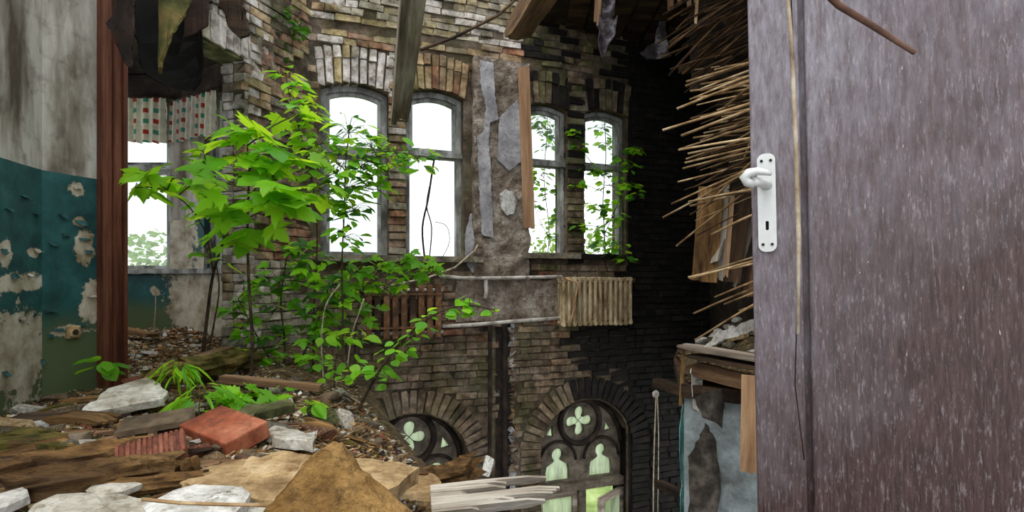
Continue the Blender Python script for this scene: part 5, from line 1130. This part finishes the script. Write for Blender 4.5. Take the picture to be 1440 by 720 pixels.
def plant(name, label, stems, clusters, kind, size, mats, seed=1, bark='bark', cat='sapling', petiole=.5, group=None, tw=0.004, face=0.5):
    """stems: lists of ((px,py,d),...),r0,r1 ; clusters: (px,py,d,radius_px,n[,size factor])"""
    r = random.Random(seed); ws = []; mb = MB()
    for pts, r0, r1 in stems:
        q = seg([P(*p) for p in pts]); ws.append(q); n = len(q)
    base = ws[0][0].copy(); root = empty(name, base); tag(root, label, cat, group)
    for (pts, r0, r1), q in zip(stems, ws):
        n = len(q); mb.tube([p - base for p in q], [r0 + (r1 - r0) * i / (n - 1) for i in range(n)], 6)
    allp = [p for q in ws for p in q[len(q) // 4:]]; twigs = MB()
    for cl in clusters:
        px, py, d, rad, n = cl[:5]; f = cl[5] if len(cl) > 5 else 1.0; c = P(px, py, d); R = rad * d / FPX
        near = min(allp, key=lambda p: (p - c).length + max(0, p.z - c.z) * .8)
        tip = c + Vector((0, 0, -.1 * R)); mid = near.lerp(tip, .5) + Vector((0, 0, .06 * (tip - near).length)); tq = seg([near, mid, tip], 5)
        twigs.tube([p - base for p in tq], [tw * 1.1] * 5 + [tw] * (len(tq) - 6) + [tw * .6], 5)
        for k in range(n):
            v = Vector((r.gauss(0, 1), r.gauss(0, 1), r.gauss(0, .7))).normalized() * R * r.uniform(.15, 1) ** .6; p = c + v
            s = size * f * r.uniform(.65, 1.15); t0 = tq[r.randrange(len(tq) // 2, len(tq))]
            dirn = Vector((v.x, v.y * .6, 0)); dirn = dirn.normalized() if dirn.length > 1e-4 else Vector((1, 0, 0))
            dirn = (dirn + Vector((r.gauss(0, .3), r.gauss(0, .3), r.uniform(-.5, .05)))).normalized()
            up = (LIGHT_DIR * face + Vector((0, 0, 1)) * (1 - face) + Vector((r.gauss(0, .3), r.gauss(0, .3), 0))).normalized()
            z = (up - dirn * up.dot(dirn)).normalized(); x = dirn.cross(z)
            M = Matrix((x, dirn, z)).transposed().to_4x4(); M = Matrix.Translation(p - base) @ M @ Matrix.Diagonal((s, s, s, 1))
            o = link('leaf', r.choice(LM[kind]), root, M); o.material_slots[0].link = 'OBJECT'; o.material_slots[0].material = MATS[r.choice(mats)]
            twigs.tube([t0 - base, t0.lerp(p, .55) + Vector((0, 0, .02)) - base, p - base], tw * .38, 4, False)
    mb.build('stem', bark, root, True)
    if twigs.v: twigs.build('twigs', 'bark_green', root, True)['kind'] = 'stuff'
    return root
# young maple with the largest leaves
plant('maple_sapling', 'young maple with a straight dark stem and large bright leaves', [(((352, 545, 3.0), (355, 480, 3.0), (350, 400, 3.0), (348, 320, 3.0), (350, 250, 3.0), (348, 205, 3.0)), .010, .004)],
      [(345, 185, 2.95, 34, 5, 1.1), (325, 215, 2.8, 30, 5), (385, 215, 2.9, 30, 5), (335, 245, 2.8, 34, 5), (390, 250, 2.9, 34, 6), (400, 290, 2.8, 30, 5), (330, 282, 2.8, 26, 4), (370, 320, 2.85, 26, 4), (420, 225, 3.0, 26, 4), (440, 268, 3.0, 28, 5, .8), (372, 190, 2.9, 24, 3), (365, 275, 2.7, 30, 5), (310, 330, 2.9, 22, 3), (415, 160, 3.0, 22, 5, .7)],
      'maple', .185, ['leaf_maple', 'leaf_maple', 'leaf_mid'], 3, face=.8)
plant('maple_sapling', 'slanting maple stem in front of the bay window with drooping leaves', [(((284, 512, 3.7), (292, 440, 3.7), (300, 385, 3.65), (318, 330, 3.6), (345, 285, 3.5), (372, 248, 3.4)), .012, .005), (((300, 385, 3.65), (290, 330, 3.5), (265, 290, 3.4), (235, 268, 3.3)), .006, .003), (((288, 520, 3.8), (300, 460, 3.8), (308, 400, 3.85), (296, 330, 3.9), (292, 240, 3.9)), .007, .003)],
      [(215, 248, 3.2, 26, 4), (245, 245, 3.2, 26, 4), (285, 250, 3.3, 28, 4), (190, 262, 3.2, 16, 2), (225, 268, 3.2, 18, 2), (310, 255, 3.3, 20, 3), (290, 212, 3.8, 20, 4, .55), (275, 230, 3.8, 16, 4, .5), (296, 310, 3.7, 20, 3, .6), (275, 300, 3.6, 16, 3, .5), (315, 365, 3.6, 18, 3, .6), (268, 355, 3.6, 10, 2, .5)],
      'maple', .175, ['leaf_maple', 'leaf_mid'], 4, face=.65)
def more(cl, f): return [c[:4] + (max(1, round(c[4] * f)),) + c[5:] for c in cl]
plant('leafy_sapling', 'slim sapling with many small leaves before the tall window beside the grey joist', [(((482, 525, 3.9), (482, 450, 3.9), (481, 370, 3.9), (484, 300, 3.9), (486, 230, 3.9), (492, 180, 3.9)), .008, .003), (((486, 250, 3.9), (530, 220, 3.9), (575, 215, 3.9)), .004, .002)],
      more([(490, 185, 3.9, 28, 18), (520, 200, 3.9, 26, 16), (555, 212, 3.9, 28, 18), (478, 230, 3.8, 30, 18), (510, 235, 3.9, 28, 18), (545, 240, 3.9, 24, 14), (590, 225, 3.9, 22, 10), (490, 265, 3.9, 30, 20), (500, 295, 3.9, 26, 14), (485, 330, 3.9, 30, 16), (525, 265, 3.9, 20, 8), (475, 300, 3.9, 20, 8)], 1.65),
      'oval', .09, ['leaf_mid', 'leaf_mid', 'leaf_dark', 'leaf_maple'], 5)
plant('leafy_sapling', 'thin sapling with a pointed bright tip rising along the brick corner', [(((440, 530, 4.0), (442, 420, 4.0), (446, 330, 3.95), (438, 250, 3.9), (420, 180, 3.9), (408, 140, 3.9), (401, 98, 3.9)), .007, .002)],
      more([(401, 104, 3.9, 12, 8, 1.0), (412, 124, 3.9, 16, 11, 1.05), (428, 146, 3.9, 20, 14, 1.1), (442, 168, 3.9, 20, 13), (420, 185, 3.9, 24, 14), (450, 200, 3.85, 28, 20), (432, 222, 3.9, 24, 14), (455, 265, 3.9, 24, 14), (440, 240, 3.9, 20, 10), (430, 275, 3.9, 18, 8)], 1.3),
      'oval', .1, ['leaf_mid', 'leaf_maple', 'leaf_maple'], 55)
plant('leafy_shrub', 'bushy green shrub growing at the foot of the brick pier', [(((400, 545, 4.0), (400, 480, 4.0), (395, 420, 4.0), (405, 350, 4.0)), .009, .004), (((405, 540, 4.0), (440, 470, 4.0), (460, 410, 4.0), (470, 370, 4.0)), .008, .003), (((398, 540, 4.0), (360, 470, 4.0), (335, 420, 4.0)), .007, .003)],
      [(410, 345, 4.0, 26, 12), (440, 365, 4.0, 26, 12), (390, 395, 4.0, 28, 14), (430, 395, 4.0, 30, 16), (470, 385, 4.0, 26, 12), (350, 420, 4.0, 26, 12), (330, 440, 4.0, 22, 10), (400, 430, 4.0, 30, 16), (445, 430, 4.0, 30, 14), (360, 400, 4.0, 20, 8), (380, 465, 4.0, 30, 14), (425, 470, 4.0, 30, 14), (345, 470, 4.0, 26, 10), (460, 460, 4.0, 26, 12), (400, 500, 3.9, 30, 14), (440, 505, 3.9, 26, 12), (365, 505, 3.9, 24, 8), (475, 420, 4.0, 22, 10)],
      'maple', .1, ['leaf_mid', 'leaf_dark', 'leaf_mid', 'leaf_maple'], 6, cat='shrub')
plant('leafy_shrub', 'bright shrub spreading in front of the rusty radiator', [(((500, 545, 4.2), (500, 470, 4.2), (510, 410, 4.2), (540, 375, 4.2)), .007, .003), (((505, 440, 4.2), (560, 390, 4.2), (600, 370, 4.2)), .004, .002)],
      [(505, 372, 4.2, 24, 12), (535, 380, 4.2, 24, 12), (565, 372, 4.2, 26, 14), (595, 368, 4.2, 22, 12), (608, 385, 4.2, 16, 7), (510, 405, 4.2, 26, 14), (540, 400, 4.2, 20, 8), (500, 435, 4.2, 24, 12), (520, 440, 4.2, 18, 7), (480, 400, 4.2, 22, 10), (490, 470, 4.2, 20, 8), (575, 395, 4.2, 16, 6)],
      'maple', .1, ['leaf_mid', 'leaf_maple', 'leaf_mid'], 7, cat='shrub')
plant('leafy_branch', 'low arching branch with rounded leaves reaching over the void', [(((505, 575, 2.7), (520, 545, 2.7), (545, 505, 2.65), (580, 465, 2.6), (620, 438, 2.6), (660, 430, 2.6), (695, 436, 2.6)), .008, .003)],
      [(695, 437, 2.6, 10, 3), (672, 436, 2.6, 12, 5), (650, 432, 2.6, 14, 6), (625, 438, 2.6, 15, 7), (602, 452, 2.6, 15, 7), (585, 470, 2.6, 15, 6), (565, 485, 2.6, 15, 7), (548, 502, 2.65, 16, 7), (530, 520, 2.65, 18, 8), (512, 530, 2.7, 20, 8), (660, 420, 2.6, 8, 2), (490, 520, 2.8, 22, 8), (470, 520, 2.9, 22, 7), (445, 512, 3.0, 22, 6), (545, 530, 2.65, 12, 3), (640, 425, 2.6, 8, 3)],
      'round', .055, ['leaf_mid', 'leaf_maple', 'leaf_mid'], 8, cat='branch', tw=.0025)
plant('leafy_branch', 'single flat spray of pale leaves beside the maple stem', [(((470, 545, 3.3), (472, 510, 3.3), (480, 480, 3.3), (500, 470, 3.3)), .004, .002)], [(480, 474, 3.3, 22, 6), (505, 472, 3.3, 20, 6), (455, 478, 3.3, 12, 4)], 'oval', .085, ['leaf_maple'], 12, cat='branch', tw=.002)
for k, (px, pb, pt, up, n, rad, s, kd, lab) in enumerate([(147, 556, 514, 0, 9, 15, .11, 'round', 'small round-leaved seedling at the foot of the door casing'), (280, 590, 556, 0, 26, 22, .16, 'blade', 'low tuft of narrow leaves in front of the mossy log'), (345, 585, 552, 0, 9, 18, .10, 'maple', 'seedling with spread leaves under the maple stem'), (432, 596, 570, 0, 7, 14, .09, 'oval', 'seedling by the greenish brick fragment'), (255, 540, 520, .1, 30, 20, .11, 'blade', 'grassy moss tuft growing on the mossy log'), (390, 575, 552, 0, 8, 16, .08, 'maple', 'seedling beside the whitish plaster plate'), (330, 530, 502, 0, 10, 16, .09, 'maple', 'small seedling growing past the squared timber')]):
    d = G(px, pb, up).y
    plant('seedling', lab, [((((px), pb, d), (px, (pb + pt) / 2, d), (px + 1, pt, d)), .003, .0015)], [(px, pt, d, rad, n)], kd, s, ['leaf_mid', 'leaf_maple'], 20 + k, 'bark_green', 'seedling', tw=.0015, face=.3)
# vines in the narrow windows
def vine(label, stems, cl, seed, mats):
    return plant('vine', label, stems, [c[:4] + (int(c[4] * 2),) + c[5:] for c in cl], 'round', .088, mats, seed, 'bark', 'vine', tw=.003, face=.6)
vine('leafy vine hanging across the narrow window beside the loose board', [(((770, 362, 6.75), (772, 320, 6.75), (765, 250, 6.75), (770, 180, 6.75), (768, 150, 6.75)), .006, .003), (((783, 362, 6.7), (788, 320, 6.7), (780, 260, 6.7)), .005, .003), (((775, 340, 6.7), (755, 300, 6.7), (750, 262, 6.7)), .004, .002)],
     [(765, 165, 6.75, 16, 14, .8), (775, 185, 6.75, 18, 16, .8), (755, 180, 6.75, 14, 10, .8), (770, 205, 6.75, 14, 8, .8), (760, 245, 6.7, 14, 10), (775, 270, 6.7, 14, 9), (752, 290, 6.7, 10, 7), (785, 300, 6.7, 14, 9), (785, 335, 6.7, 12, 8), (752, 255, 6.7, 10, 6)], 31, ['leaf_dark', 'leaf_mid'])
vine('thick vine climbing through the window beside the shaded brickwork', [(((852, 378, 6.6), (850, 330, 6.62), (848, 280, 6.65), (852, 220, 6.7), (850, 165, 6.85)), .008, .004), (((850, 330, 6.6), (875, 270, 6.5), (890, 215, 6.45)), .005, .003), (((850, 250, 6.6), (825, 220, 6.5), (808, 190, 6.4)), .004, .002)],
     [(845, 180, 6.85, 16, 10, .9), (855, 205, 6.85, 14, 8), (845, 245, 6.7, 16, 12), (860, 260, 6.6, 18, 14), (845, 290, 6.65, 18, 14), (862, 305, 6.6, 18, 14), (850, 330, 6.6, 16, 12), (870, 345, 6.55, 14, 9), (892, 212, 6.4, 10, 7), (888, 235, 6.4, 10, 6), (885, 260, 6.4, 10, 6), (895, 275, 6.4, 8, 4), (810, 185, 6.4, 10, 6), (815, 210, 6.4, 10, 5), (826, 235, 6.5, 12, 6), (812, 260, 6.4, 8, 4), (872, 225, 6.5, 12, 7), (880, 365, 6.5, 12, 6), (848, 350, 6.6, 14, 7), (815, 318, 6.4, 7, 3)], 32, ['leaf_mid', 'leaf_maple', 'leaf_dark'])
plant('ivy', 'dark ivy tuft clinging to the upper corner of the brick walls', [(((388, -20, 5.1), (392, 20, 5.1), (400, 60, 5.15), (398, 90, 5.15)), .006, .003)], [(388, 10, 5.1, 18, 14), (398, 30, 5.1, 20, 16), (405, 50, 5.12, 18, 10), (392, 62, 5.12, 14, 8), (415, 25, 5.15, 18, 10), (400, 85, 5.15, 10, 6), (380, -5, 5.1, 14, 10), (425, 45, 5.2, 14, 8)], 'oval', .085, ['leaf_dark'], 33, cat='ivy', tw=.002)
# bare climbing stems in the second window
for k, (pts, lab) in enumerate([([(597, 362), (594, 320), (602, 280), (608, 240), (612, 215)], 'dark bare stem rising in the tall window next to the pilaster'), ([(604, 362), (607, 320), (600, 290), (604, 262)], 'thin bare stem looping beside the dark one'), ([(622, 362), (632, 340), (628, 318), (612, 312)], 'fine curled tendril in the tall window next to the pilaster')]):
    rod('bare_vine', seg([P(x, y, 6.05) for x, y in pts], 4), [.011, .007, .004][k], 'bark', lab, 'vine')
for k, (pts, d, lab) in enumerate([([(455, 535), (452, 480), (458, 430), (478, 400)], 3.7, 'pale dry stalk bending behind the shrub'), ([(488, 520), (495, 470), (505, 440), (512, 420)], 3.8, 'pale dry stalk before the rusty radiator'), ([(400, 375), (430, 352), (442, 345)], 4.2, 'pale dry twig pushed into the brick joints'), ([(215, 505), (216, 470), (219, 430), (218, 408)], 5.2, 'thin dead stalk standing in the bay')]):
    rod('dry_stalk', seg([P(x, y, d) for x, y in pts], 4), .005, 'twig_pale', lab, 'stalk')
# bushes outside
def bush(name, loc, rx, rz, n, label, m, seed):
    r = random.Random(seed); root = empty(name, loc); tag(root, label, 'bush', None); t = MB(); t.tube([(0, 0, -.1), (.05, 0, rz * .6), (0, .05, rz * 1.2)], [.06, .05, .02], 6); t.build('trunk', 'bark', root)
    f = MB()
    for _ in range(n):
        v = Vector((r.gauss(0, 1), r.gauss(0, 1), r.gauss(0, 1))).normalized() * r.uniform(.6, 1); c = Vector((v.x * rx, v.y * rx, rz + v.z * rz)); a = r.uniform(.08, .16)
        e = Euler((r.uniform(-1, 1), r.uniform(-1, 1), r.uniform(0, 6))).to_matrix(); f.add([c + e @ Vector(q) * a for q in ((0, -.6, 0), (.4, 0, .08), (0, .7, 0), (-.4, 0, .08))], [(0, 1, 2), (0, 2, 3)])
    o = f.build('foliage', m, root, fix=False); o['kind'] = 'stuff'
bush('garden_bush', (-6.35, 9.8, -3.4), 1.3, 2.55, 4200, 'pale green bush outside the wide bay window', 'leaf_hedge', 1)
bush('garden_bush', (1.3, 12.5, -3.4), 1.6, 2.9, 3000, 'green bush outside the vine-hung windows', 'leaf_hedge', 2)
bush('garden_bush', (-2.6, 12.5, -3.4), 1.3, 1.2, 2600, 'low green bush outside the half-buried tracery window', 'leaf_hedge', 3)
